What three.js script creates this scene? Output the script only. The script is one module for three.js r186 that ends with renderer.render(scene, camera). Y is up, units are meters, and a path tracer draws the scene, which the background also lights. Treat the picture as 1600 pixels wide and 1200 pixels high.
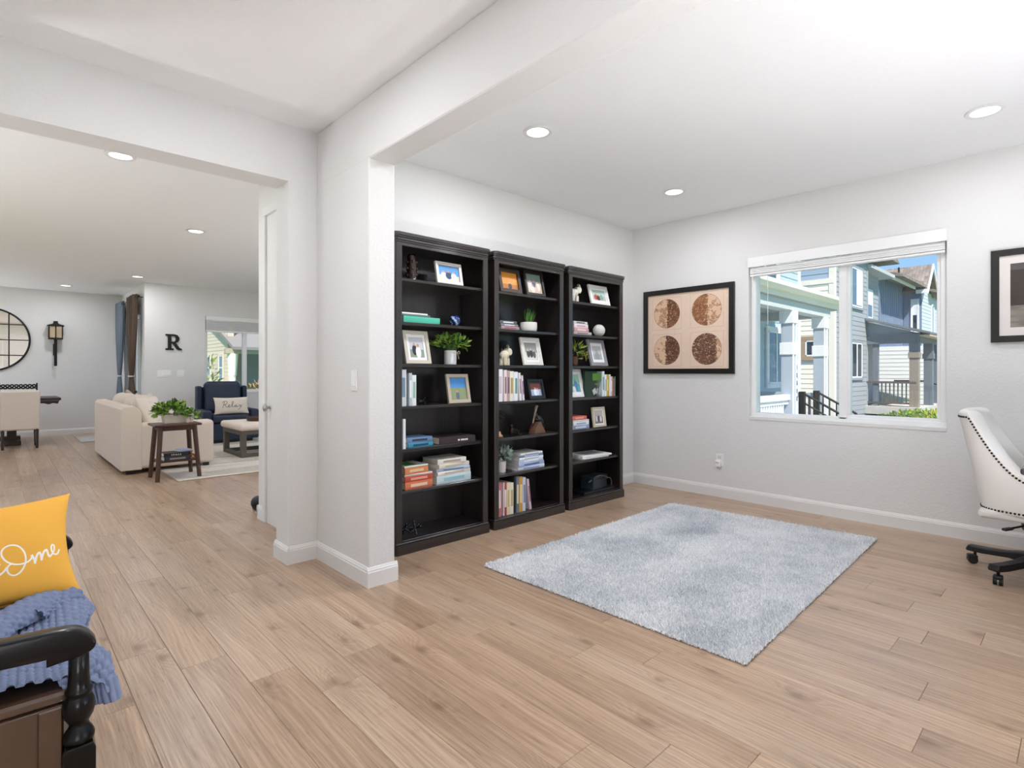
import * as THREE from 'three';
import { mergeGeometries, mergeVertices, toCreasedNormals } from 'three/addons/utils/BufferGeometryUtils.js';
import { RoundedBoxGeometry } from 'three/addons/geometries/RoundedBoxGeometry.js';
import { TextGeometry } from 'three/addons/geometries/TextGeometry.js';
import { FontLoader } from 'three/addons/loaders/FontLoader.js';
import { RectAreaLightUniformsLib } from 'three/addons/lights/RectAreaLightUniformsLib.js';

// ---------- camera, sky, sun, lamps, exposure ----------
const scene = new THREE.Scene();
const camera = new THREE.PerspectiveCamera(2 * Math.atan(600 / 856) * 180 / Math.PI, 4 / 3, 0.05, 400);
camera.position.set(0, 1.2, 0);
camera.lookAt(0.6856, 1.2, -0.728);
camera.setViewOffset(1600, 1200, 0, 19, 1600, 1200);          // eye level sits 19 pixels above the middle of the frame
const renderer = new THREE.WebGLRenderer({ antialias: true });
renderer.toneMapping = THREE.LinearToneMapping;
renderer.toneMappingExposure = 1.3;
renderer.shadowMap.enabled = true;
RectAreaLightUniformsLib.init();
const SUN = 5.4, SKY = 0.84, LAMP = 195, UP = 112, GLOW = 2.2;
const sun = new THREE.DirectionalLight(0xfff6e8, SUN);
sun.position.set(-17, 58, 36); sun.target.position.set(8, 0, 0);
sun.castShadow = true; sun.shadow.mapSize.set(4096, 4096);
Object.assign(sun.shadow.camera, { left: -50, right: 50, top: 40, bottom: -40, near: 1, far: 140 });
scene.add(sun, sun.target);
{ // clear summer sky: pale at the horizon, deeper overhead
  const W = 64, H = 128, data = new Float32Array(W * H * 4);
  for (let j = 0; j < H; j++) {
    const el = ((j + 0.5) / H - 0.5) * Math.PI, t = Math.max(0, Math.sin(el));
    const k = Math.pow(t, 0.55);
    for (let i = 0; i < W; i++) {
      const o = (j * W + i) * 4;
      data[o] = 0.44 + (0.12 - 0.44) * k; data[o + 1] = 0.74 + (0.34 - 0.74) * k; data[o + 2] = 0.98 + (0.82 - 0.98) * k; data[o + 3] = 1;
    }
  }
  const sky = new THREE.DataTexture(data, W, H, THREE.RGBAFormat, THREE.FloatType);
  sky.mapping = THREE.EquirectangularReflectionMapping; sky.magFilter = THREE.LinearFilter; sky.needsUpdate = true;
  scene.background = sky; scene.backgroundIntensity = SKY;
}

// ---------- helpers ----------
let seed = 7;
const rnd = () => { seed = (seed * 1664525 + 1013904223) >>> 0; return seed / 4294967296; };
const rr = (a, b) => a + (b - a) * rnd();
const V = (x, y, z) => new THREE.Vector3(x, y, z);
const used = {};
const numbered = (n) => { const k = used[n] = (used[n] ?? -1) + 1; return k ? n + '_' + String(k).padStart(3, '0') : n; };
function hash(x, y, s) { let h = (x * 374761393 + y * 668265263 + s * 974634541) | 0; h = Math.imul(h ^ (h >>> 13), 1274126177); return ((h ^ (h >>> 16)) >>> 0) / 4294967296; }
function vn(x, y, s, px = 0, py = 0) {                       // value noise, periodic when px, py are given
  let i = Math.floor(x), j = Math.floor(y); const fx = x - i, fy = y - j, u = fx * fx * (3 - 2 * fx), v = fy * fy * (3 - 2 * fy);
  const w = (a, p) => p ? ((a % p) + p) % p : a;
  const a = hash(w(i, px), w(j, py), s), b = hash(w(i + 1, px), w(j, py), s), c = hash(w(i, px), w(j + 1, py), s), d = hash(w(i + 1, px), w(j + 1, py), s);
  return a + (b - a) * u + (c - a) * v + (a - b - c + d) * u * v;
}
function fbm(x, y, s, px = 0, py = 0, n = 3) { let t = 0, a = 0.5, m = 0; for (let k = 0; k < n; k++) { t += a * vn(x, y, s + k, px, py); m += a; a *= 0.5; x *= 2; y *= 2; px *= 2; py *= 2; } return t / m; }
function tex(w, h, fn, srgb = true, sx = 1, sy = 1) {         // sx, sy: metres that one repeat covers
  const d = new Uint8Array(w * h * 4);
  for (let j = 0; j < h; j++) for (let i = 0; i < w; i++) { const c = fn(i / w, j / h), o = (j * w + i) * 4; if (c.length) { d[o] = c[0]; d[o + 1] = c[1]; d[o + 2] = c[2]; } else d[o] = d[o + 1] = d[o + 2] = c; d[o + 3] = 255; }
  const t = new THREE.DataTexture(d, w, h); t.magFilter = THREE.LinearFilter; t.wrapS = t.wrapT = THREE.RepeatWrapping; t.repeat.set(1 / sx, 1 / sy);
  if (srgb) t.colorSpace = THREE.SRGBColorSpace; t.needsUpdate = true; return t;
}
function paint(w, h, draw) { const c = document.createElement('canvas'); c.width = w; c.height = h; const g = c.getContext('2d'); draw(g, w, h); const t = new THREE.CanvasTexture(c); t.colorSpace = THREE.SRGBColorSpace; return t; }
const std = (color, roughness = 0.6, o = {}) => new THREE.MeshStandardMaterial({ color, roughness, ...o });
const phy = (color, roughness = 0.6, o = {}) => new THREE.MeshPhysicalMaterial({ color, roughness, ...o });

function clean(g) { if (g.index) g = g.toNonIndexed(); for (const k of Object.keys(g.attributes)) if (!['position', 'normal', 'uv'].includes(k)) g.deleteAttribute(k); if (!g.attributes.normal) g.computeVertexNormals(); if (!g.attributes.uv) g.setAttribute('uv', new THREE.BufferAttribute(new Float32Array(g.attributes.position.count * 2), 2)); g.morphAttributes = {}; return g; }
function uvm(g, grain = 'y', ou = 0, ov = 0) {                // texture coordinates in metres, v runs along the grain
  g = clean(g); const p = g.attributes.position, uv = g.attributes.uv, a = V(), b = V(), c = V(), n = V();
  for (let i = 0; i < p.count; i += 3) {
    a.fromBufferAttribute(p, i); b.fromBufferAttribute(p, i + 1); c.fromBufferAttribute(p, i + 2);
    n.subVectors(b, a).cross(c.clone().sub(a)); const ax = Math.abs(n.x), ay = Math.abs(n.y), az = Math.abs(n.z);
    let ks = ax >= ay && ax >= az ? ['z', 'y'] : ay >= az ? ['x', 'z'] : ['x', 'y'];
    if (ks[0] === grain) ks = [ks[1], ks[0]];
    [a, b, c].forEach((q, k) => uv.setXY(i + k, q[ks[0]] + ou, q[ks[1]] + ov));
  }
  return g;
}
function cbox(w, h, d, b = 0.004) {                           // box with chamfered edges
  b = Math.min(b, w * 0.45, h * 0.45, d * 0.45);
  const X = w / 2, Y = h / 2, Z = d / 2, out = [], P = (sx, sy, sz, k) => [sx * (k === 0 ? X : X - b), sy * (k === 1 ? Y : Y - b), sz * (k === 2 ? Z : Z - b)];
  const tri = (a, q, c, cx) => { const u = [q[0] - a[0], q[1] - a[1], q[2] - a[2]], v = [c[0] - a[0], c[1] - a[1], c[2] - a[2]]; const n = [u[1] * v[2] - u[2] * v[1], u[2] * v[0] - u[0] * v[2], u[0] * v[1] - u[1] * v[0]]; if (n[0] * cx[0] + n[1] * cx[1] + n[2] * cx[2] < 0) [q, c] = [c, q]; out.push(...a, ...q, ...c); };
  const quad = (a, q, c, e, o) => { tri(a, q, c, o); tri(a, c, e, o); };
  for (const s of [-1, 1]) {
    quad(P(s, -1, -1, 0), P(s, 1, -1, 0), P(s, 1, 1, 0), P(s, -1, 1, 0), [s, 0, 0]);
    quad(P(-1, s, -1, 1), P(1, s, -1, 1), P(1, s, 1, 1), P(-1, s, 1, 1), [0, s, 0]);
    quad(P(-1, -1, s, 2), P(1, -1, s, 2), P(1, 1, s, 2), P(-1, 1, s, 2), [0, 0, s]);
    for (const t of [-1, 1]) {
      quad(P(s, t, -1, 0), P(s, t, 1, 0), P(s, t, 1, 1), P(s, t, -1, 1), [s, t, 0]);
      quad(P(s, -1, t, 0), P(s, 1, t, 0), P(s, 1, t, 2), P(s, -1, t, 2), [s, 0, t]);
      quad(P(-1, s, t, 1), P(1, s, t, 1), P(1, s, t, 2), P(-1, s, t, 2), [0, s, t]);
      for (const q of [-1, 1]) tri(P(s, t, q, 0), P(s, t, q, 1), P(s, t, q, 2), [s, t, q]);
    }
  }
  const g = new THREE.BufferGeometry(); g.setAttribute('position', new THREE.BufferAttribute(new Float32Array(out), 3)); g.computeVertexNormals(); return clean(g);
}
const at = (g, x, y, z, rx = 0, ry = 0, rz = 0) => { g = g.clone(); if (rx || ry || rz) g.applyMatrix4(new THREE.Matrix4().makeRotationFromEuler(new THREE.Euler(rx, ry, rz, 'YXZ'))); return g.translate(x, y, z); };
const bx = (x0, x1, y0, y1, z0, z1, b = 0.003) => at(cbox(x1 - x0, y1 - y0, z1 - z0, b), (x0 + x1) / 2, (y0 + y1) / 2, (z0 + z1) / 2);
const rbox = (w, h, d, r, s = 4) => clean(new RoundedBoxGeometry(w, h, d, s, r));
const lathe = (pts, n = 32) => clean(new THREE.LatheGeometry(pts.map(([r, y]) => new THREE.Vector2(r, y)), n));
const tube = (pts, r, n = 24, m = 8) => clean(new THREE.TubeGeometry(new THREE.CatmullRomCurve3(pts.map((p) => p.isVector3 ? p : V(...p))), n, r, m));
const bar = (a, b, r, m = 10, r2 = r) => { a = V(...a); b = V(...b); const d = b.clone().sub(a), g = new THREE.CylinderGeometry(r2, r, d.length(), m); g.applyQuaternion(new THREE.Quaternion().setFromUnitVectors(V(0, 1, 0), d.clone().normalize())); const c = a.add(b).multiplyScalar(0.5); return clean(g.translate(c.x, c.y, c.z)); };
const ball = (x, y, z, rx, ry = rx, rz = rx, n = 16) => clean(new THREE.SphereGeometry(1, n, Math.ceil(n * 0.7)).scale(rx, ry, rz).translate(x, y, z));
function extr(pts, depth, bevel = 0, holes = []) { const s = new THREE.Shape(pts.map(([x, y]) => new THREE.Vector2(x, y))); for (const h of holes) s.holes.push(new THREE.Path(h.map(([x, y]) => new THREE.Vector2(x, y)))); return clean(new THREE.ExtrudeGeometry(s, { depth, bevelEnabled: bevel > 0, bevelSize: bevel, bevelThickness: bevel, bevelOffset: -bevel, bevelSegments: 2, steps: 1, curveSegments: 12 })); }
const rect = (x0, x1, y0, y1) => [[x0, y0], [x1, y0], [x1, y1], [x0, y1]];
function mesh(name, g, m, parent, label) {
  const o = new THREE.Mesh(Array.isArray(g) ? (g.length > 1 ? mergeGeometries(g.map(clean)) : clean(g[0])) : g, m);
  o.name = numbered(name); o.castShadow = o.receiveShadow = true; if (label) o.userData.label = label; parent.add(o); return o;
}
function struct(name, g, m, parent = scene) { const o = mesh(name, g, m, parent); if (parent === scene) o.userData.kind = 'structure'; return o; }
function group(name, parent = scene) { const o = new THREE.Group(); o.name = numbered(name); parent.add(o); if (parent === scene) o.userData.kind = 'structure'; return o; }
function tag(o, label, category, grp) { Object.assign(o.userData, { label, category }); if (grp) o.userData.group = grp; return o; }
function thing(name, label, category, [x, y, z] = [0, 0, 0], turn = 0, grp) { const o = new THREE.Group(); o.name = numbered(name); scene.add(o); o.position.set(x, y, z); o.rotation.y = turn; return tag(o, label, category, grp); }
function copyOf(root, base, label, pos, turn = root.rotation.y, grp) { const c = root.clone(); c.name = numbered(base); scene.add(c); c.position.set(...pos); c.rotation.y = turn; c.userData = { ...root.userData, label }; if (grp) c.userData.group = grp; return c; }

// ---------- materials ----------
const peelTex = tex(512, 512, (u, v) => 255 * Math.min(1, Math.max(0, (fbm(u * 64, v * 64, 3, 64, 64, 2) - 0.35) * 2.2)), false, 0.6, 0.6);
const wallMat = std(0xe6e5e2, 0.72, { bumpMap: peelTex, bumpScale: 0.0006 });
const ceilMat = std(0xf6f6f5, 0.8, { bumpMap: peelTex, bumpScale: 0.0009 });
const trimMat = std(0xe8e7e4, 0.38);
const vinylMat = std(0xf4f4f2, 0.3);
const glassMat = phy(0xffffff, 0.02, { transmission: 1, thickness: 0, ior: 1.45 });
const chrome = std(0xb8b6b2, 0.28, { metalness: 1 });
const blackMetal = std(0x14130f, 0.42, { metalness: 0.3 });
const blackPlastic = std(0x121213, 0.42);
const knots = Array.from({ length: 17 }, (_, i) => [hash(i, 1, 301), hash(i, 2, 301), 0.5 + 0.8 * hash(i, 3, 301)]);
const woodPx = (u, v) => {                                    // oak grain with knots, 1.0 m by 2.44 m
  let wob = fbm(u * 5, v * 3, 31, 5, 3) * 0.12, core = 0;
  for (const [ku, kv, k] of knots) { let du = Math.abs(u - ku), dv = Math.abs(v - kv); du = Math.min(du, 1 - du) / (0.016 * k); dv = Math.min(dv, 1 - dv) * 2.44 / (0.03 * k); const d = du * du + dv * dv; if (d < 30) { wob += 0.06 * k * Math.exp(-d / 7); core += Math.exp(-d * 1.1) * (0.5 + 0.5 * k) + 0.22 * Math.exp(-d / 8); } }
  const line = 0.5 + 0.5 * Math.sin((u + wob) * 330), a = fbm(u * 46, v * 4, 11, 46, 4, 3), b = vn(u * 256, v * 20, 12, 256, 20), c = fbm(u * 8, v * 3, 17, 8, 3), p = vn(u * 340, v * 44, 18, 340, 44);
  let t = 0.5 + 0.34 * (a - 0.5) + 0.3 * (b - 0.5) + 0.34 * (c - 0.5) + 0.12 * (line - 0.5) * (0.4 + c) - 0.42 * core; if (p > 0.8) t -= (p - 0.8) * 1.5;
  t = Math.min(1, Math.max(0, t)); return [138 + 84 * t, 114 + 82 * t, 92 + 78 * t];
};
const oakTex = tex(1024, 1024, woodPx, true, 1, 2.44);
const oakBump = tex(1024, 512, (u, v) => 255 * (0.55 * fbm(u * 46, v * 4, 11, 46, 4) + 0.45 * vn(u * 300, v * 16, 12, 300, 16)), false, 1, 2.44);
const oakMats = [0xffffff, 0xf6f1ec, 0xfffaf5, 0xefeae6, 0xfaf6f1].map((c) => phy(c, 0.28, { specularIntensity: 0.9, map: oakTex, bumpMap: oakBump, bumpScale: 0.0007 }));
const darkTex = tex(512, 512, (u, v) => { const a = fbm(u * 60, v * 5, 41, 60, 5), b = vn(u * 200, v * 10, 44, 200, 10); const t = 0.35 * a + 0.65 * b; return [22 + 26 * t, 17 + 21 * t, 16 + 19 * t]; }, true, 0.6, 1.2);
const darkBump = tex(512, 512, (u, v) => 255 * (0.5 * fbm(u * 60, v * 5, 41, 60, 5) + 0.5 * vn(u * 200, v * 10, 44, 200, 10)), false, 0.6, 1.2);
const espresso = phy(0xffffff, 0.34, { clearcoat: 0.7, clearcoatRoughness: 0.16, map: darkTex, bumpMap: darkBump, bumpScale: 0.0006 });
const walnut = std(0x4a2d20, 0.45, { bumpMap: darkBump, bumpScale: 0.0005 });
const weave = tex(256, 256, (u, v) => { const a = Math.sin(u * Math.PI * 128), b = Math.sin(v * Math.PI * 128); return 128 + 60 * (a * b) + 60 * (vn(u * 64, v * 64, 5, 64, 64) - 0.5); }, false, 0.16, 0.16);
const fabric = (c, r = 0.92, k = 0.0008) => phy(c, r, { bumpMap: weave, bumpScale: k, sheen: 0.25, sheenRoughness: 0.6 });
const linen = fabric(0xe0d1c2), cream = fabric(0xe8dbcd);
// ---------- the setting ----------
const CEIL = 2.74, XW = 5.05, ZB = -3.44, ZF = 0.55, SOF = 2.39;
// floor: slab and individual planks
{
  const floor = group('floor');
  mesh('subfloor', [bx(-2.2, XW, -0.2, -0.009, -13.7, ZF, 0)], std(0x3a2c20, 0.9), floor);
  const W = 0.1735, L = 1.22, list = [];
  let r = 0;
  for (let x = -0.5 - 9 * W; x < XW; x += W, r++) {
    const xc = x + W / 2, spans = xc < 1.33 ? [[xc < -0.5 ? -3.64 : ZF, -13.5]] : xc < 1.51 ? [[ZF, ZB], [-3.64, -13.5]] : xc < 1.86 ? [[ZF, ZB], [-4.68, -13.5]] : [[ZF, ZB], [-4.68, -11.2]];
    for (const [z0, z1] of spans) {
      let z = z0 + hash(r, 5, 77) * L;
      for (; z > z1; z -= L) { const a = Math.min(z, z0), b = Math.max(z - L, z1); if (a - b > 0.02) list.push([xc, a, b, Math.min(W, XW - x)]); }
    }
  }
  const fw = V(0.6856, 0, -0.728), rt = V(0.728, 0, 0.6856);
  const seen = (p) => { let m = 1e9; for (const z of [p[1], p[2]]) { const f = p[0] * fw.x + z * fw.z, q = p[0] * rt.x + z * rt.z; if (f > 0.3 && Math.abs(q / f) < 1.1) m = Math.min(m, f); } return m; };
  list.forEach((p) => { p.d = seen(p); }); list.sort((a, b) => a.d - b.d);
  const rest = oakMats.map(() => []);
  list.forEach((p, i) => {
    const g = uvm(at(cbox(p[3] - 0.0008, 0.009, p[1] - p[2] - 0.0008, 0.0016), p[0], -0.0045, (p[1] + p[2]) / 2), 'z', rnd(), rnd() * 2.44), k = Math.floor(rnd() * 5);
    if (i < 295 && p.d < 1e8) mesh('plank', g, oakMats[k], floor); else rest[k].push(g);
  });
  mesh('distant_planks', [].concat(...rest), oakMats[0], floor).userData.kind = 'stuff';
}
// walls
const wallX = (x0, x1, z0, z1, y0, y1, holes = []) => {       // slab in the plane x, holes as [z0, z1, y0, y1]
  const g = extr(rect(-z1, -z0, y0, y1), x1 - x0, 0, holes.map(([a, b, c, d]) => rect(-b, -a, c, d)));
  return uvm(g.applyMatrix4(new THREE.Matrix4().makeRotationY(Math.PI / 2)).translate(x0, 0, 0));
};
const wallZ = (z0, z1, x0, x1, y0, y1, holes = []) => uvm(extr(rect(x0, x1, y0, y1), z1 - z0, 0, holes.map(([a, b, c, d]) => rect(a, b, c, d))).translate(0, 0, z0));
const OW = [-2.18, -0.735, 0.78, 2.245];                       // office window opening (z0, z1, y0, y1)
const FW = [1.95, 4.15, 0.5, 2.3];                            // unseen front window behind the camera, sized to light the office
const FD = [0.15, 1.15, 0, 2.44], TR = [0.2, 1.1, 2.1, 2.39];                              // glazed front door behind the camera
const LW = [2.80, 4.55, 0.81, 2.235];                          // living room window
const PD = [-13.15, -11.55, 0, 2.25];                          // patio door in the dining nook
const LR = [-9.6, -6.0, 0.5, 2.3];                             // unseen living room side window, placed to light the ceiling there
struct('wall_right', [wallX(XW, XW + 0.16, ZB - 0.2, ZF + 0.2, -0.2, CEIL, [OW])], wallMat);
struct('wall_back', [wallZ(ZB - 0.2, ZB, -0.6, XW, -0.2, CEIL, [[-0.42, 1.325, -0.01, SOF]])], wallMat);
struct('wall_front', [wallZ(ZF, ZF + 0.2, -0.6, XW + 0.16, -0.2, CEIL, [FW, FD])], wallMat);
struct('wall_left', [wallX(-0.7, -0.52, ZB - 0.2, ZF + 0.2, -0.2, CEIL)], wallMat);
struct('wall_stub', [uvm(bx(1.51, 1.675, 0, SOF + 0.01, ZB, -2.765, 0.006))], wallMat);
struct('beam_office', [uvm(bx(1.51, 1.675, SOF, CEIL, ZB, ZF, 0.006))], ceilMat).material = wallMat;
struct('wall_closet_side', [wallX(1.57, 1.69, -4.70, -3.64, 0, CEIL, [[-4.51, -3.75, -0.01, 2.44]])], wallMat);
struct('wall_closet_end', [wallZ(-4.70, -4.62, 1.69, 3.2, 0, CEIL)], wallMat);
struct('wall_living_back', [wallZ(-11.38, -11.2, 1.86, XW + 0.16, -0.2, CEIL, [LW])], wallMat);
struct('wall_living_right', [wallX(XW, XW + 0.16, -11.38, -3.64, -0.2, CEIL, [LR])], wallMat);
struct('wall_living_left', [wallX(-2.36, -2.2, -13.7, -3.44, -0.2, CEIL, [[-12.4, -10.6, 0.9, 2.2], [-8.5, -5.2, 0.3, 2.3]])], wallMat);  // window openings out of view, placed to let daylight into the living room
struct('wall_living_front', [wallZ(-3.64, -3.44, -2.36, -0.6, -0.2, CEIL)], wallMat);
struct('wall_nook_side', [wallX(1.86, 2.04, -13.7, -11.38, -0.2, CEIL, [PD])], wallMat);
struct('wall_nook_back', [wallZ(-13.68, -13.5, -2.36, 2.04, -0.2, CEIL)], wallMat);
struct('ceiling', [uvm(bx(-2.36, XW + 0.2, CEIL, CEIL + 0.2, -13.7, ZF + 0.2, 0))], ceilMat);
struct('roof_slab', [bx(-2.6, XW + 0.5, CEIL + 0.2, CEIL + 0.3, -13.9, ZF + 0.4, 0)], std(0x6e675f, 0.9));
// baseboards: moulded profile swept along each wall
function baseboard(name, x0, z0, x1, z1, nx, nz) {
  const len = Math.hypot(x1 - x0, z1 - z0), g = extr([[0, 0], [0.014, 0], [0.014, 0.082], [0.011, 0.088], [0.011, 0.094], [0.007, 0.1], [0.004, 0.108], [0, 0.11]], len);
  const X = V(nx, 0, nz), Y = V(0, 1, 0), Z = V(x1 - x0, 0, z1 - z0).normalize();
  if (X.clone().cross(Y).dot(Z) < 0) { g.translate(0, 0, -len); Z.negate(); }
  g.applyMatrix4(new THREE.Matrix4().makeBasis(X, Y, Z)); return struct(name, [g.translate(x0, 0, z0)], trimMat);
}
baseboard('baseboard_right', XW, ZB, XW, ZF, -1, 0);
baseboard('baseboard_back', 1.675, ZB, XW, ZB, 0, 1);
baseboard('baseboard_hall_back', 1.325, ZB, 1.51, ZB, 0, 1);
baseboard('baseboard_jamb', 1.325, ZB + 0.014, 1.325, -3.654, -1, 0);
baseboard('baseboard_stub_left', 1.51, ZB, 1.51, -2.765, -1, 0);
baseboard('baseboard_stub_end', 1.496, -2.765, 1.689, -2.765, 0, 1);
baseboard('baseboard_stub_right', 1.675, ZB, 1.675, -2.765, 1, 0);
baseboard('baseboard_closet', 1.57, -4.71, 1.57, -4.57, -1, 0);
baseboard('baseboard_closet_end', 1.556, -4.7, 3.2, -4.7, 0, -1);
baseboard('baseboard_living_back', 1.86, -11.2, XW, -11.2, 0, 1);
baseboard('baseboard_nook_side', 1.86, -11.2, 1.86, -11.5, -1, 0);
baseboard('baseboard_nook_back', -2.2, -13.5, 1.86, -13.5, 0, 1);
// windows
function sash(x, z0, z1, y0, y1, w, d) { return [bx(x, x + d, y0, y0 + w, z0, z1), bx(x, x + d, y1 - w, y1, z0, z1), bx(x, x + d, y0 + w, y1 - w, z0, z0 + w), bx(x, x + d, y0 + w, y1 - w, z1 - w, z1)]; }
{
  const w = group('window_1'), f = mesh('window_frame', [...sash(5.1, OW[0], OW[1], OW[2], OW[3], 0.045, 0.1), bx(5.1, 5.18, OW[2] + 0.03, OW[3] - 0.03, -1.452, -1.395)], vinylMat, w);
  mesh('sash_frame', sash(5.115, -1.41, -0.765, 0.81, 2.21, 0.038, 0.05), vinylMat, w);
  mesh('pane', [bx(5.14, 5.144, 0.82, 2.2, -2.14, -1.44, 0)], glassMat, w); mesh('pane', [bx(5.135, 5.139, 0.84, 2.19, -1.38, -0.795, 0)], glassMat, w);
  mesh('window_sill', [bx(5.045, 5.12, OW[2] - 0.02, OW[2] + 0.012, OW[0], OW[1], 0.004)], trimMat, w);
  const bl = thing('window_blind', 'raised white slatted blind with flat valance above the window facing the houses', 'blind', [5.05, 2.245, (OW[0] + OW[1]) / 2]);
  const L = OW[1] - OW[0];
  mesh('valance', [bx(-0.022, -0.006, -0.09, 0.002, -L / 2 - 0.004, L / 2 + 0.004, 0.003)], vinylMat, bl);
  mesh('head_rail', [bx(-0.004, 0.045, -0.06, -0.004, -L / 2 + 0.006, L / 2 - 0.006)], vinylMat, bl);
  for (let k = 0; k < 7; k++) mesh('slat', [at(cbox(0.046, 0.0072, L - 0.02, 0.002), 0.02, -0.096 - k * 0.0083, 0, 0, 0, rr(-0.04, 0.04))], vinylMat, bl);
  mesh('bottom_rail', [bx(-0.004, 0.046, -0.172, -0.154, -L / 2 + 0.01, L / 2 - 0.01)], vinylMat, bl);
  const cord = mesh('tilt_wand', [bar([0.0, -0.08, -L / 2 + 0.035], [0.004, -1.0, -L / 2 + 0.03], 0.004)], vinylMat, bl);
  mesh('lift_cord', [bar([0.03, -0.16, -L / 2 + 0.16], [0.03, -0.62, -L / 2 + 0.16], 0.0022)], vinylMat, bl);
}
function zwin(name, x0, x1, y0, y1, z, d, mull) {
  const w = group(name), fr = (a, b, c, e, t) => [bx(a, b, c, c + t, z, z + d), bx(a, b, e - t, e, z, z + d), bx(a, a + t, c + t, e - t, z, z + d), bx(b - t, b, c + t, e - t, z, z + d)];
  mesh('window_frame', [...fr(x0, x1, y0, y1, 0.05), ...mull.map(([a, b]) => bx(a, b, y0 + 0.05, y1 - 0.05, z, z + d))], vinylMat, w);
  const xs = [x0 + 0.05, ...mull.flat(), x1 - 0.05];
  for (let i = 0; i < xs.length; i += 2) mesh('pane', [bx(xs[i] - 0.004, xs[i + 1] + 0.004, y0 + 0.046, y1 - 0.046, z + d / 2, z + d / 2 + 0.004, 0)], glassMat, w);
  return w;
}
zwin('window_2', FW[0], FW[1], FW[2], FW[3], 0.62, 0.07, [[3.02, 3.08]]);
{ const w = zwin('window_3', LW[0], LW[1], LW[2], LW[3], -11.34, 0.08, [[3.47, 3.54]]); mesh('window_sill', [bx(LW[0], LW[1], LW[2] - 0.02, LW[2] + 0.01, -11.27, -11.19, 0.004)], trimMat, w); }
{ const bl = thing('window_blind', 'raised white-grey shade at the top of the living room window', 'blind', [(LW[0] + LW[1]) / 2, LW[3], -11.2]), w = (LW[1] - LW[0]) / 2 - 0.01;
  mesh('valance', [bx(-w, w, -0.075, -0.002, -0.02, 0.006)], vinylMat, bl); for (let k = 0; k < 8; k++) mesh('slat', [bx(-w, w, -0.1 - k * 0.023, -0.08 - k * 0.023, -0.045 - rr(0, 0.006), -0.004 - rr(0, 0.008), 0.004)], std(0xd9d9d8, 0.6), bl); mesh('bottom_rail', [bx(-w, w, -0.295, -0.265, -0.045, -0.005, 0.004)], vinylMat, bl); }
{ const w = zwin('door_2', FD[0], FD[1], 0.0, FD[3], 0.63, 0.06, []); mesh('door_rail', [bx(FD[0] + 0.05, FD[1] - 0.05, 0.05, 2.39, 0.64, 0.68)], trimMat, w); for (const y of [0.25, 1.15]) mesh('door_panel', [bx(FD[0] + 0.18, FD[1] - 0.18, y, y + 0.75, 0.63, 0.645, 0.006)], trimMat, w); }
{ // patio door in the nook side wall
  const w = group('door_3'); mesh('door_frame', [...sash(1.93, PD[0], PD[1], 0.02, PD[3], 0.06, 0.08), bx(1.93, 2.0, 0.06, PD[3] - 0.05, -12.4, -12.3)], vinylMat, w);
  mesh('pane', [bx(1.965, 1.969, 0.07, PD[3] - 0.05, PD[0] + 0.05, -12.39, 0)], glassMat, w); mesh('pane', [bx(1.965, 1.969, 0.07, PD[3] - 0.05, -12.31, PD[1] - 0.05, 0)], glassMat, w);
}
{ // closet door seen at a slant beyond the opening
  const d = group('door_1'), z0 = -4.505, z1 = -3.755;
  const ring = (y0, y1, e) => extr(rect(-z1 + e, -z0 - e, y0, y1), 0.01, 0.004).applyMatrix4(new THREE.Matrix4().makeRotationY(Math.PI / 2));
  mesh('door_slab', [extr(rect(-z1, -z0, 0.012, 2.435), 0.03, 0, [rect(-z1 + 0.125, -z0 - 0.125, 0.27, 0.80), rect(-z1 + 0.125, -z0 - 0.125, 0.99, 2.28)]).applyMatrix4(new THREE.Matrix4().makeRotationY(Math.PI / 2)).translate(1.585, 0, 0), bx(1.600, 1.612, 0.012, 2.435, z0, z1, 0)], trimMat, d);
  mesh('door_panel', [ring(0.30, 0.77, 0.155).translate(1.588, 0, 0)], trimMat, d); mesh('door_panel', [ring(1.02, 2.25, 0.155).translate(1.588, 0, 0)], trimMat, d);
  const k = mesh('door_handle', [lathe([[0, 0], [0.032, 0], [0.032, 0.006], [0.026, 0.01], [0.012, 0.013], [0.011, 0.035], [0.024, 0.042], [0.029, 0.052], [0.027, 0.062], [0.014, 0.068], [0, 0.069]], 24).rotateZ(Math.PI / 2).translate(1.584, 0.92, -4.445)], chrome, d);
  struct('trim_1', [bx(1.552, 1.572, 0, 2.44, -4.575, -4.513), bx(1.552, 1.572, 0, 2.44, -3.747, -3.685), bx(1.552, 1.572, 2.44, 2.505, -4.575, -3.685)], trimMat);
}
const glow = std(0xffffff, 0.5, { emissive: 0xfff6ea, emissiveIntensity: GLOW });
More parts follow.
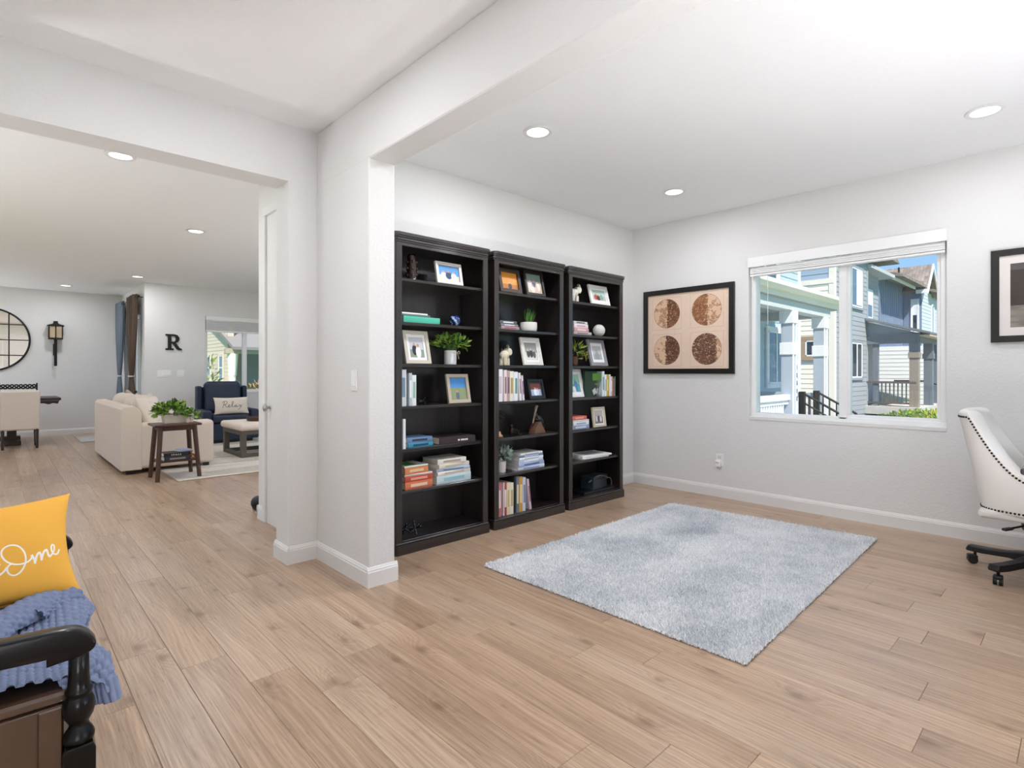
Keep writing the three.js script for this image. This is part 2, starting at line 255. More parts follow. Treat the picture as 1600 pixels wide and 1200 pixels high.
// unseen stand-in uplights, placed to brighten the ceilings like bounced flash
function uplight(label, x, y, z, h, r, power, kind) {
  const t = thing(kind === 'desk' ? 'desk_lamp' : 'unseen_uplight', label, 'lamp', [x, y, z]);
  if (kind === 'desk') { mesh('lamp_base', [lathe([[0, 0], [0.08, 0], [0.08, 0.012], [0.02, 0.03], [0.014, 0.05], [0.014, h - 0.2], [0, h - 0.2]], 28)], chrome, t); mesh('lamp_shade', [lathe([[r * 0.2, h - 0.22], [r * 1.1, h - 0.2], [r, h], [r - 0.004, h], [r * 1.1 - 0.004, h - 0.196], [r * 0.2, h - 0.215]], 36)], trimMat, t); }
  else mesh('lamp_body', [lathe([[0, 0], [r * 0.92, 0], [r * 0.92, 0.02], [r, 0.03], [r, h], [r - 0.006, h], [r - 0.006, h - 0.03], [0, h - 0.03]], 36)], blackMetal, t);
  const d = mesh('diffuser', [lathe([[0, h - 0.02], [r - 0.008, h - 0.02], [r - 0.008, h - 0.026], [0, h - 0.026]], 36)], glow, t); d.castShadow = false;
  const a = new THREE.RectAreaLight(0xf4f6ff, power, r * 1.6, r * 1.6); a.position.set(x, y + h - 0.012, z); a.rotation.x = Math.PI / 2; scene.add(a);
}
uplight('unseen stand-in can uplight in the office front corner, placed to light the ceiling', 1.95, 0, 0.28, 0.3, 0.16, UP * 1.0, 'floor');
uplight('unseen stand-in can uplight under the front window, placed to light the office ceiling', 2.95, 0, 0.34, 0.3, 0.16, UP * 0.8, 'floor');
uplight('unseen stand-in can uplight behind the entry bench, placed to light the hall ceiling', -0.3, 0, 0.34, 0.3, 0.15, UP * 0.8, 'floor');
uplight('unseen stand-in can uplight by the living room left wall, placed to light the ceiling', -1.95, 0, -5.0, 0.3, 0.16, UP * 1.7, 'floor');
uplight('unseen stand-in can uplight behind the closet, placed to light the living room ceiling', 4.7, 0, -5.1, 0.3, 0.16, UP * 1.7, 'floor');
uplight('unseen stand-in can uplight in the dining nook corner, placed to light the ceiling', -1.9, 0, -13.2, 0.3, 0.16, UP * 1.5, 'floor');
// recessed lights
{
  const spots = [
    [2.53, -2.446, 'office ceiling nearest the beam, left of the bookcase cornices', 1], [4.22, -2.46, 'office ceiling in the corner above the moon print', 1], [4.25, -0.44, 'office ceiling near the right edge above the window', 1], [2.53, -0.44, 'office ceiling behind the beam, above the desk end', 1],
    [0.66, -2.36, 'hall ceiling at the top edge of the view', 1], [0.66, -0.5, 'hall ceiling above the front door, out of view', 1],  // the second is out of view, placed to light the hall
    [0.644, -4.75, 'living room ceiling just past the wide opening', 1], [1.591, -6.733, 'living room ceiling left of the closet door top', 1], [0.906, -12.56, 'dining nook ceiling above the wall lantern', 1], [1.664, -10.586, 'living room ceiling near the corner above the brown curtain', 1],
    [-0.9, -6.73, 'living room ceiling beside the left wall, out of view', 1], [3.3, -6.73, 'living room ceiling behind the closet, out of view', 1], [3.3, -9.2, 'living room ceiling above the ottoman, out of view', 1], [-0.6, -9.6, 'living room ceiling left of the sofa, out of view', 1], [-0.7, -12.56, 'dining nook ceiling above the dining table, out of view', 1]];  // lamps out of view, placed to light the living room and nook
  const trim = lathe([[0.068, 0], [0.094, 0], [0.095, -0.003], [0.092, -0.007], [0.078, -0.009], [0.07, -0.006], [0.068, 0]], 40), disc = lathe([[0, -0.0055], [0.03, -0.0058], [0.06, -0.0055], [0.0695, -0.004], [0.0695, 0]], 40);
  for (const [x, z, where] of spots) {
    const t = thing('recessed_light', 'round recessed light in the ' + where, 'ceiling light', [x, CEIL, z], 0, 'recessed ceiling lights');
    mesh('trim_ring', trim, trimMat, t); const dm = mesh('diffuser', disc, glow, t); dm.castShadow = false;
    const a = new THREE.RectAreaLight(0xf4f6ff, LAMP * (z < -3.5 ? 0.8 : z > -1 ? 0.55 : x > 4 ? 0.75 : x > 2 ? 1.7 : 1), 0.125, 0.125); a.position.set(x, CEIL - 0.012, z); a.rotation.x = -Math.PI / 2; scene.add(a);
  }
}
// ---------- outdoors ----------
const grassTex = tex(256, 256, (u, v) => { const t = 0.5 * fbm(u * 32, v * 32, 61, 32, 32) + 0.5 * vn(u * 128, v * 128, 64, 128, 128); return [70 + 70 * t, 100 + 70 * t, 38 + 40 * t]; }, true, 2, 2);
const concTex = tex(256, 256, (u, v) => { const t = fbm(u * 24, v * 24, 66, 24, 24); return [176 + 26 * t, 174 + 26 * t, 170 + 26 * t]; }, true, 1.5, 1.5);
const concrete = std(0xffffff, 0.9, { map: concTex }), grass = std(0xffffff, 0.95, { map: grassTex });
const beside = (x0, x1, z0, z1, y0, y1, m, n) => struct(n, [uvm(bx(x0, x1, y0, y1, z0, z1, 0.01))], m);
beside(-60, 90, -70, 60, -0.9, -0.52, grass, 'ground');
beside(5.4, 40, -3.4, -1.2, -0.54, -0.5, concrete, 'path');
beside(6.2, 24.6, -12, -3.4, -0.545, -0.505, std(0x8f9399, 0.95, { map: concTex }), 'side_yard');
beside(-3, 6.5, 0.76, 5.2, -0.52, -0.1, concrete, 'porch_slab');  // unseen front apron, placed to bounce sunlight up into the office
beside(1.9, 9, -22, -11.4, -0.53, -0.15, concrete, 'patio');
// unseen front eave, its depth chosen to keep the sun off the front windows
struct('unseen_front_eave', [bx(-3, 6.2, 2.74, 2.9, 0.75, 1.75, 0.02)], trimMat);
struct('eave', [bx(XW + 0.16, XW + 0.75, 2.74, 2.9, -11.4, 0.9, 0.02)], trimMat);

const paintM = (c) => std(c, 0.75);
const darkGlass = phy(0x2c3a44, 0.05, { metalness: 0.15, clearcoat: 1, clearcoatRoughness: 0.02 });
const shade = std(0xe9eef2, 0.8);
// lap siding: every board a part; the board's face leans out at its foot
function siding(house, m, plane, a0, a1, y0, y1, pos, lap = 0.165) {
  const len = a1 - a0, s = extr([[0, 0], [0.02, 0], [0.007, lap + 0.02], [0, lap + 0.02]], len);
  for (let y = y0; y < y1 - 0.03; y += lap) {
    const g = y + lap > y1 ? extr([[0, 0], [0.02, 0], [0.012, y1 - y], [0, y1 - y]], len) : s.clone();
    if (plane === 'z') { g.rotateY(-Math.PI / 2).translate(a1, y, pos); } else { g.rotateY(Math.PI).translate(pos, y, a1); }
    mesh('siding_board', g, m, house);
  }
}
// a window on a wall: casing, sash, pane (and a drawn white shade over part of it)
function hwin(house, plane, a0, a1, y0, y1, pos, { frame = paintM(0xf2f4f6), casing = null, mull = [], blind = 0, dir = 1, cw = 0.09 } = {}) {
  const B = (p0, p1, q0, q1, d0, d1) => plane === 'z' ? bx(p0, p1, q0, q1, pos + d0, pos + d1, 0.004) : bx(pos - d1, pos - d0, q0, q1, p0, p1, 0.004);
  const w = group('window', house), t = 0.045;
  if (casing) mesh('casing', [B(a0 - cw, a1 + cw, y1, y1 + cw, 0, 0.045), B(a0 - cw, a1 + cw, y0 - cw, y0, 0, 0.055), B(a0 - cw, a0, y0, y1, 0, 0.045), B(a1, a1 + cw, y0, y1, 0, 0.045)], casing, w);
  mesh('frame', [B(a0, a1, y1 - t, y1, 0, 0.04), B(a0, a1, y0, y0 + t, 0, 0.04), B(a0, a0 + t, y0, y1, 0, 0.04), B(a1 - t, a1, y0, y1, 0, 0.04), ...mull.map(([p, q, hor]) => hor ? B(a0, a1, p, q, 0, 0.036) : B(p, q, y0, y1, 0, 0.036))], frame, w);
  mesh('pane', [B(a0 + t, a1 - t, y0 + t, y1 - t, 0.01, 0.026)], darkGlass, w);
  if (blind) { const [b0, b1, c0, c1] = blind; mesh('roller_shade', [B(b0, b1, c0, c1, 0.026, 0.032)], shade, w); }
  return w;
}
const prism = (pts, z0, z1) => extr(pts, z1 - z0, 0).translate(0, 0, z0);   // outline in x and y, run along z
const roofTex = tex(256, 256, (u, v) => { const row = Math.floor(v * 16), c = Math.floor(u * 12 + (row % 2) * 0.5), t = hash(c, row, 5), e = (v * 16) % 1; const k = 0.75 * t + 0.25 * vn(u * 128, v * 128, 6, 128, 128); return [116 + 46 * k - (e < 0.12 ? 24 : 0), 106 + 44 * k - (e < 0.12 ? 24 : 0), 99 + 42 * k - (e < 0.12 ? 22 : 0)]; }, true, 2.4, 2.4);
const shingle = std(0xffffff, 0.95, { map: roofTex });

{ // pale blue house with the white porch
  const h = thing('neighbour_house', 'pale blue lap-sided house with white columned porch, left half of the window view', 'house', [0, 0, 0]);
  const blue = paintM(0xb4c8d4), blueS = paintM(0xa9b6c4), white = paintM(0xe6eaee), gutterM = paintM(0xe9e7dd), zw = -5.2;
  mesh('wall', [bx(7.6, 15.0, -0.5, 6.2, -12, zw - 0.002, 0)], blue, h);
  siding(h, blue, 'z', 7.6, 14.95, -0.1, 6.2, zw);
  siding(h, blue, 'x', -12, zw, -0.4, 6.2, 7.6);
  mesh('corner_board', [bx(14.93, 15.07, -0.5, 6.2, zw - 0.1, zw + 0.035)], white, h); mesh('corner_board', [bx(7.55, 7.68, -0.5, 6.2, zw - 0.1, zw + 0.035)], white, h);
  hwin(h, 'z', 12.98, 13.95, 0.92, 2.16, zw + 0.02, { casing: white, mull: [[13.45, 13.51]], cw: 0.1 });
  hwin(h, 'z', 12.1, 13.5, 3.25, 4.7, zw + 0.02, { casing: white, mull: [[12.78, 12.84]], cw: 0.14 });
  const zp = -3.9;
  mesh('porch_floor', [bx(8.4, 13.3, -0.5, -0.12, zw, zp + 0.2)], concrete, h);
  for (const x of [8.75, 10.76, 12.47]) {
    const c = mesh('column', [bx(x - 0.1, x + 0.1, -0.12, 2.33, zp - 0.1, zp + 0.1)], blueS, h);
    mesh('column_trim', [bx(x - 0.125, x + 0.125, 2.1, 2.33, zp - 0.125, zp + 0.125), bx(x - 0.12, x + 0.12, 1.52, 1.74, zp - 0.12, zp + 0.12), bx(x - 0.12, x + 0.12, -0.12, 0.12, zp - 0.12, zp + 0.12), ...[-1, 1].flatMap((s) => [bx(x + s * 0.072 - 0.03, x + s * 0.072 + 0.03, 0.12, 1.52, zp + 0.1, zp + 0.115), bx(x + s * 0.072 - 0.03, x + s * 0.072 + 0.03, 1.74, 2.1, zp + 0.1, zp + 0.115)])], white, c);
  }
  mesh('porch_beam', [bx(8.5, 12.75, 2.33, 2.5, zp - 0.11, zp + 0.11), bx(8.5, 8.72, 2.33, 2.5, zw, zp), bx(12.53, 12.75, 2.33, 2.5, zw, zp)], paintM(0xc4cacd), h);
  mesh('porch_ceiling', [bx(8.4, 13.1, 2.5, 2.53, zw, zp + 0.14)], paintM(0xa7abad), h);
  mesh('porch_roof', [prism([[0, 2.53], [1.46, 2.53], [1.46, 2.66], [0, 3.05]], 0, 4.9).applyMatrix4(new THREE.Matrix4().makeRotationY(-Math.PI / 2)).translate(13.2, 0, zw)], shingle, h);
  mesh('gutter', [prism([[0, 0], [0.07, 0], [0.125, 0.06], [0.13, 0.13], [0.115, 0.13], [0.1, 0.07], [0, 0.03]], 0, 5.0).applyMatrix4(new THREE.Matrix4().makeRotationY(-Math.PI / 2)).translate(13.25, 2.62, zp + 0.16)], gutterM, h);
  mesh('fascia', [bx(8.3, 13.22, 2.52, 2.64, zp + 0.13, zp + 0.165)], gutterM, h);
  mesh('rail', [bx(8.85, 10.66, 0.68, 0.78, zp - 0.06, zp + 0.06), bx(8.85, 10.66, 0.6, 0.685, zp - 0.03, zp + 0.03), bx(8.85, 10.66, -0.02, 0.05, zp - 0.03, zp + 0.03)], white, h);
  for (let x = 8.98; x < 10.55; x += 0.105) mesh('baluster', [bx(x - 0.02, x + 0.02, 0.05, 0.6, zp - 0.02, zp + 0.02, 0.002)], white, h);
  mesh('rail', [bx(12.42, 12.52, 0.66, 0.76, zw, zp)], blueS, h);
  for (let z = zw + 0.12; z < zp - 0.1; z += 0.14) mesh('baluster', [bx(12.45, 12.49, -0.1, 0.66, z - 0.02, z + 0.02, 0.002)], blueS, h);
  mesh('step', [bx(10.95, 12.7, -0.5, -0.25, zp + 0.2, zp + 0.55), bx(10.95, 12.7, -0.5, -0.38, zp + 0.55, zp + 0.9)], concrete, h);
  for (const x of [11.3, 12.1]) {                               // black step railings
    const r = mesh('step_railing', [bx(x - 0.05, x + 0.05, -0.12, 0.82, zp + 0.0, zp + 0.1), bx(x - 0.025, x + 0.025, -0.5, 0.40, zp + 0.72, zp + 0.77), bar([x, 0.80, zp + 0.05], [x, 0.39, zp + 0.76], 0.022), bar([x, 0.62, zp + 0.05], [x, 0.21, zp + 0.76], 0.018), bar([x, 0.06, zp + 0.05], [x, -0.35, zp + 0.76], 0.018)], blackMetal, h);
    for (let k = 1; k < 6; k++) { const z = zp + 0.05 + k * 0.12, y = 0.8 - k * 0.0693; mesh('railing_post', [bar([x, y - 0.7, z], [x, y, z], 0.012)], blackMetal, r); }
  }
  const nums = [0.006, 0.022, 0.02, 0.018, 0.026].map((w, k) => bx(10.835 - w / 2, 10.835 + w / 2, 1.24 - k * 0.145, 1.325 - k * 0.145, zp + 0.114, zp + 0.122, 0.002));   // too small to read in the photograph
  mesh('house_number', nums, blackMetal, h);
}
{ // grey house, its cream side and brown-columned porch
  const h = thing('neighbour_house', 'grey lap-sided house with cream side wall and taupe porch, middle of the window view', 'house', [0, 0, 0]);
  const creamS = paintM(0xf2ecdd), grey = paintM(0x9ca3a9), greyT = paintM(0x8d98a4), bandM = paintM(0x9db1c4), xs = 20.9, zf = -6.1;
  mesh('wall', [bx(xs + 0.002, 24.9, -0.5, 6.0, -13, zf - 0.002, 0), bx(24.9, 28.0, -0.5, 5.5, -13, -6.45, 0)], grey, h);
  siding(h, creamS, 'x', -9.5, zf, -0.4, 4.25, xs, 0.17);
  siding(h, bandM, 'x', -9.5, zf, 4.42, 6.0, xs, 0.19);
  mesh('band_board', [bx(xs - 0.04, xs, 4.25, 4.42, -9.5, zf)], creamS, h); mesh('corner_board', [bx(xs - 0.03, xs + 0.14, -0.5, 6, zf - 0.16, zf + 0.03)], creamS, h);
  const wc = paintM(0xa68f76);
  hwin(h, 'x', -7.0, -6.5, 1.75, 2.3, xs - 0.02, { casing: wc, cw: 0.15 });
  siding(h, grey, 'z', xs + 0.14, 24.85, -0.4, 5.75, zf, 0.175);
  siding(h, grey, 'z', 24.9, 28.0, 2.4, 5.3, -6.45, 0.175);
  mesh('corner_board', [bx(24.8, 24.93, -0.5, 5.9, zf - 0.12, zf + 0.03)], grey, h);
  hwin(h, 'z', 22.75, 24.05, 0.98, 2.28, zf + 0.015, { casing: greyT, mull: [[23.38, 23.46]] });
  hwin(h, 'z', 22.75, 24.1, 3.62, 5.05, zf + 0.015, { casing: greyT, blind: [23.35, 24.0, 3.7, 5.0] });
  hwin(h, 'z', 26.2, 27.0, 3.45, 4.65, -6.44, { casing: greyT, blind: [26.25, 26.95, 4.0, 4.6] });
  const dark = paintM(0x70767b);
  mesh('eave', [bx(xs - 0.4, 25.2, 5.75, 5.9, -13, zf + 0.4), bx(24.9, 25.1, 5.9, 6.1, -13, zf + 0.3)], dark, h);
  mesh('eave', [bx(24.9, 28.6, 5.28, 5.42, -13, -5.95)], paintM(0xb9bfc4), h);
  mesh('roof', [prism([[xs - 0.45, 5.9], [28.7, 5.9], [24.4, 7.4]], -13, zf + 0.3)], shingle, h);
  // porch
  const taupe = paintM(0x8e8478), slate = paintM(0x6b7580), x0 = 24.8, x1 = 29.2, zp = -4.5;
  mesh('porch_slab', [bx(x0 - 0.2, x1 + 0.1, -0.42, -0.12, zf, zp + 0.2)], concrete, h);
  mesh('porch_beam', [bx(x0 - 0.02, x0 + 0.28, 2.28, 2.62, zf, zp), bx(x0, x1, 2.32, 2.66, zp - 0.15, zp + 0.13)], slate, h);
  mesh('gable_infill', [extr([[zf, 2.6], [zp, 2.6], [zp, 2.66], [zf, 3.15]], 0.1).applyMatrix4(new THREE.Matrix4().makeRotationY(-Math.PI / 2)).translate(x0 + 0.2, 0, 0)], paintM(0x9ba8b3), h);
  mesh('porch_roof', [extr([[zf, 3.2], [zp + 0.45, 2.58], [zp + 0.45, 2.66], [zf, 3.29]], x1 - x0 + 0.6).applyMatrix4(new THREE.Matrix4().makeRotationY(-Math.PI / 2)).translate(x1 + 0.3, 0, 0)], paintM(0x6d7379), h);
  mesh('porch_soffit', [bx(x0 - 0.2, x1 + 0.2, 2.5, 2.56, zp + 0.14, zp + 0.44)], paintM(0xb7a993), h);
  for (const [x, z, m] of [[x0 + 0.15, zp - 0.08, taupe], [27.0, zp, slate], [28.9, zp, slate]]) {
    const c = mesh('column', [bx(x - 0.14, x + 0.14, -0.12, 2.05, z - 0.14, z + 0.14)], m, h); mesh('column_cap', [bx(x - 0.175, x + 0.175, 1.72, 1.92, z - 0.175, z + 0.175)], m, c); mesh('column_top', [bx(x - 0.15, x + 0.15, 1.92, 2.34, z - 0.15, z + 0.15)], slate, c);
  }
  mesh('rail', [bx(x0 + 0.0, x0 + 0.1, 0.76, 0.84, zf, zp), bx(x0 + 0.03, x0 + 0.07, -0.02, 0.05, zf, zp)], paintM(0x5d5753), h);
  for (let z = zf + 0.5; z < zp - 0.2; z += 0.13) mesh('baluster', [bx(x0 + 0.03, x0 + 0.07, 0.05, 0.76, z - 0.02, z + 0.02, 0.002)], paintM(0x5d5753), h);
  mesh('rail', [bx(x1 - 0.1, x1, 0.76, 0.84, zf, zp)], paintM(0x5d5753), h);
  mesh('handrail', [bar([27.2, 0.75, zp + 0.1], [27.2, 0.15, zp + 1.5], 0.03), bar([27.2, -0.5, zp + 1.5], [27.2, 0.15, zp + 1.5], 0.025)], blackMetal, h);
  mesh('post', [bx(x0 + 0.04, x0 + 0.2, -0.12, 2.3, zf + 0.2, zf + 0.38)], slate, h); mesh('downspout', [bx(xs + 0.3, xs + 1.6, -0.5, -0.42, zf + 0.1, zf + 0.5)], paintM(0xc2c7ca), h);
}
{ // blue board-and-batten house with shingle gables
  const h = thing('neighbour_house', 'slate blue house with shingled gable roof, right side of the window view', 'house', [0, 0, 0]);
  const sl = paintM(0x7687a0), trimW = paintM(0xf0f2f3), lapW = paintM(0xf0f4f9), zs = -7.0, xb = 35.4, zb = -6.2;
  mesh('wall', [bx(30.5, xb, 2.4, 5.75, -14, zs, 0), bx(xb, 43, -0.5, 5.6, -14, zb, 0), bx(30.702, xb, -0.5, 2.4, -14, -3.9, 0)], sl, h);
  for (let x = 30.6; x < xb; x += 0.4) mesh('batten', [bx(x, x + 0.05, 2.4, 5.7, zs, zs + 0.02)], sl, h);
  siding(h, lapW, 'x', -9, -3.9, -0.4, 2.4, 30.7, 0.185);
  const lite = paintM(0xc4ced6), gables = [36.6, 40.5];
  siding(h, lite, 'z', xb + 0.02, 43, -0.4, 5.5, zb, 0.19); hwin(h, 'z', 37.85, 38.35, 2.75, 4.9, zb + 0.015, { casing: trimW, cw: 0.06 });
  hwin(h, 'x', -6.62, -6.35, 3.3, 5.0, xb - 0.005, { casing: trimW, cw: 0.05, blind: [-6.6, -6.37, 4.2, 4.95] });
  for (const gx of gables) {
    mesh('gable_wall', [prism([[gx - 1.2, 5.5], [gx + 1.2, 5.5], [gx, 6.8]], -9, zb)], sl, h);
    for (const s of [-1, 1]) mesh('roof', [uvm(extr([[gx, 6.82], [gx + s * 1.42, 5.32], [gx + s * 1.42, 5.48], [gx, 6.98]], 4.2).translate(0, 0, -10.1), 'z')], shingle, h);
    mesh('rake_board', [extr([[gx - 1.45, 5.26], [gx - 1.45, 5.46], [gx, 7.0], [gx + 1.45, 5.46], [gx + 1.45, 5.26], [gx, 6.78]], 0.06).translate(0, 0, -5.92)], trimW, h);
  }
  mesh('roof', [uvm(extr([[0.4, 5.5], [0.4, 5.62], [-5, 7.3], [-5, 7.15]], 6.4).applyMatrix4(new THREE.Matrix4().makeRotationY(-Math.PI / 2)).translate(43.2, 0, zb), 'z')], shingle, h); mesh('fascia', [bx(37.9, 39.2, 5.4, 5.58, zb + 0.36, zb + 0.42)], trimW, h);
  mesh('roof', [uvm(extr([[0, 5.75], [1.0, 5.6], [1.0, 5.75], [-5, 7.0], [-5, 6.85]], xb - 30.3).applyMatrix4(new THREE.Matrix4().makeRotationY(-Math.PI / 2)).translate(xb, 0, zs), 'z')], shingle, h);
  mesh('fascia', [bx(30.3, xb - 0.3, 5.52, 5.74, zs + 0.55, zs + 0.6), bx(xb - 0.28, xb - 0.22, 5.3, 5.5, zs + 0.6, -5.9)], trimW, h);
  mesh('roof_vent', [bar([35.9, 6.0, -7.3], [35.9, 6.9, -7.3], 0.045), bar([35.9, 6.0, -7.3], [35.9, 6.35, -7.3], 0.24, 12, 0.06)], blackMetal, h);
}
// leaves and shrubs
function leafGeo(l, w, bend = 0.25, n = 3) {
  const pos = [], P = []; for (let i = 0; i <= n; i++) { const t = i / n, ww = w * Math.sin(Math.PI * Math.pow(t, 0.8)) * 0.5; P.push([-ww, l * t - 0, -bend * l * t * t], [0, l * t, -bend * l * t * t - ww * 0.35], [ww, l * t, -bend * l * t * t]); }
  for (let i = 0; i < n; i++) for (let k = 0; k < 2; k++) { const a = P[i * 3 + k], b = P[i * 3 + k + 1], c = P[i * 3 + 3 + k], d = P[i * 3 + 4 + k]; pos.push(...a, ...b, ...d, ...a, ...d, ...c); }
  const g = new THREE.BufferGeometry(); g.setAttribute('position', new THREE.BufferAttribute(new Float32Array(pos), 3)); g.computeVertexNormals(); return clean(g);
}
const leafM = (c, r = 0.5) => phy(c, r, { side: THREE.DoubleSide, transmission: 0.3, thickness: 0 });
function foliage(n, cx, cy, cz, rx, ry, rz, l, w, up = 0.3) {   // leaves over an ellipsoid, pointing outward
  const out = []; for (let i = 0; i < n; i++) {
    const a = rnd() * 6.283, u = rr(-0.5, 1), s = Math.sqrt(1 - u * u), k = Math.pow(rnd(), 0.35), d = V(Math.cos(a) * s, u, Math.sin(a) * s), dir = d.clone().add(V(rr(-0.5, 0.5), up + rr(-0.5, 0.5), rr(-0.5, 0.5))).normalize();
    const g = leafGeo(l * rr(0.7, 1.2), w * rr(0.7, 1.2)), q = new THREE.Quaternion().setFromUnitVectors(V(0, 1, 0), dir).multiply(new THREE.Quaternion().setFromAxisAngle(V(0, 1, 0), rnd() * 6.283));
    g.applyQuaternion(q); g.translate(cx + d.x * rx * k, cy + d.y * ry * k, cz + d.z * rz * k); out.push(g);
  } return out;
}
function shrub(name, label, cat, [x, y, z], r, hgt, cols, n, l, w, grp) {
  const t = thing(name, label, cat, [x, y, z], 0, grp);
  mesh('stem', [0, 1, 2, 3].map((k) => bar([0, 0, 0], [Math.cos(k * 1.6) * r * 0.5, hgt * 0.6, Math.sin(k * 1.6) * r * 0.5], 0.012)), std(0x6b5138, 0.9), t);
  cols.forEach((c) => { mesh('foliage', foliage(n, 0, hgt * 0.5, 0, r, hgt * 0.5, r, l, w), leafM(c), t).userData.kind = 'stuff'; });
}
shrub('shrub', 'yellow-green flowering shrub at the lower right corner of the window view', 'shrub', [16.9, -0.5, -2.55], 0.55, 0.8, [0x6d9a3a, 0x98ad45, 0xc9c25a], 220, 0.1, 0.045, 'shrubs outside the office window');
shrub('shrub', 'low green shrub beside the taupe porch column outside the window', 'shrub', [18.9, -0.5, -3.3], 0.75, 0.62, [0x5f8a3c, 0x86a850, 0xb9b04c], 220, 0.1, 0.045, 'shrubs outside the office window');
shrub('shrub', 'small green shrub in front of the taupe porch slab outside the window', 'shrub', [20.6, -0.5, -4.1], 0.7, 0.42, [0x5a8038, 0x7d9e4a], 200, 0.1, 0.045, 'shrubs outside the office window');
{ // tan house behind the living room
  const h = thing('neighbour_house', 'tan lap-sided house with grey porch roof seen through the living room window', 'house', [0, 0, 0]);
  const tan = paintM(0xd6c6b4), gr = paintM(0x8c8a87), xs = 9.1, ze = -32;
  mesh('wall', [bx(xs + 0.002, 20, -0.5, 7, -48, ze - 1.5, 0)], tan, h); siding(h, tan, 'x', -46, ze, -0.4, 6.2, xs, 0.2); mesh('wall', [bx(xs + 0.002, xs + 0.3, -0.5, 6.2, -46, ze, 0)], tan, h);
  hwin(h, 'x', -33.5, -32.8, 0.75, 2.1, xs - 0.02, { casing: paintM(0xd9cdb8), mull: [[1.4, 1.46, 1]], cw: 0.1 }); hwin(h, 'x', -36.0, -35.2, 0.75, 2.1, xs - 0.02, { casing: paintM(0xd9cdb8), mull: [[1.4, 1.46, 1]], cw: 0.1 });
  mesh('porch_roof', [uvm(extr([[-35, 4.0], [-30.4, 2.35], [-30.4, 2.5], [-35, 4.3]], 9.1).applyMatrix4(new THREE.Matrix4().makeRotationY(-Math.PI / 2)).translate(18, 0, 0), 'z')], std(0x86837f, 0.95), h);
  mesh('porch_beam', [bx(8.6, 18, 2.15, 2.42, -30.9, -30.6)], paintM(0xb0a593), h); mesh('porch_wall', [bx(9.4, 18, -0.5, 3.4, -33.6, -33.4, 0)], gr, h);
  for (const x of [8.97, 15]) mesh('column', [bar([x, -0.5, -30.75], [x, 1.0, -30.75], 0.13, 16, 0.15), bar([x, 1.0, -30.75], [x, 2.15, -30.75], 0.2, 4, 0.28)], paintM(0xf2f0ec), h);
  mesh('downspout', [bar([10.5, -0.5, -30.5], [10.5, 2.4, -30.5], 0.05)], paintM(0x5c5a58), h);
  hwin(h, 'z', 11.4, 13.6, -0.3, 1.9, -33.39, { frame: paintM(0xdedcd8), mull: [[12.45, 12.55]] });
}
shrub('shrub', 'leafy green shrub at the left side of the living room window', 'shrub', [3.88, -0.15, -15.2], 0.2, 1.75, [0x7d9a4a, 0xb3bd6a], 80, 0.16, 0.05);
shrub('shrub', 'dry orange shrub low behind the right pane of the living room window', 'shrub', [6.5, -0.3, -19.3], 0.7, 1.15, [0xc08a52, 0xd2a772], 150, 0.12, 0.04);
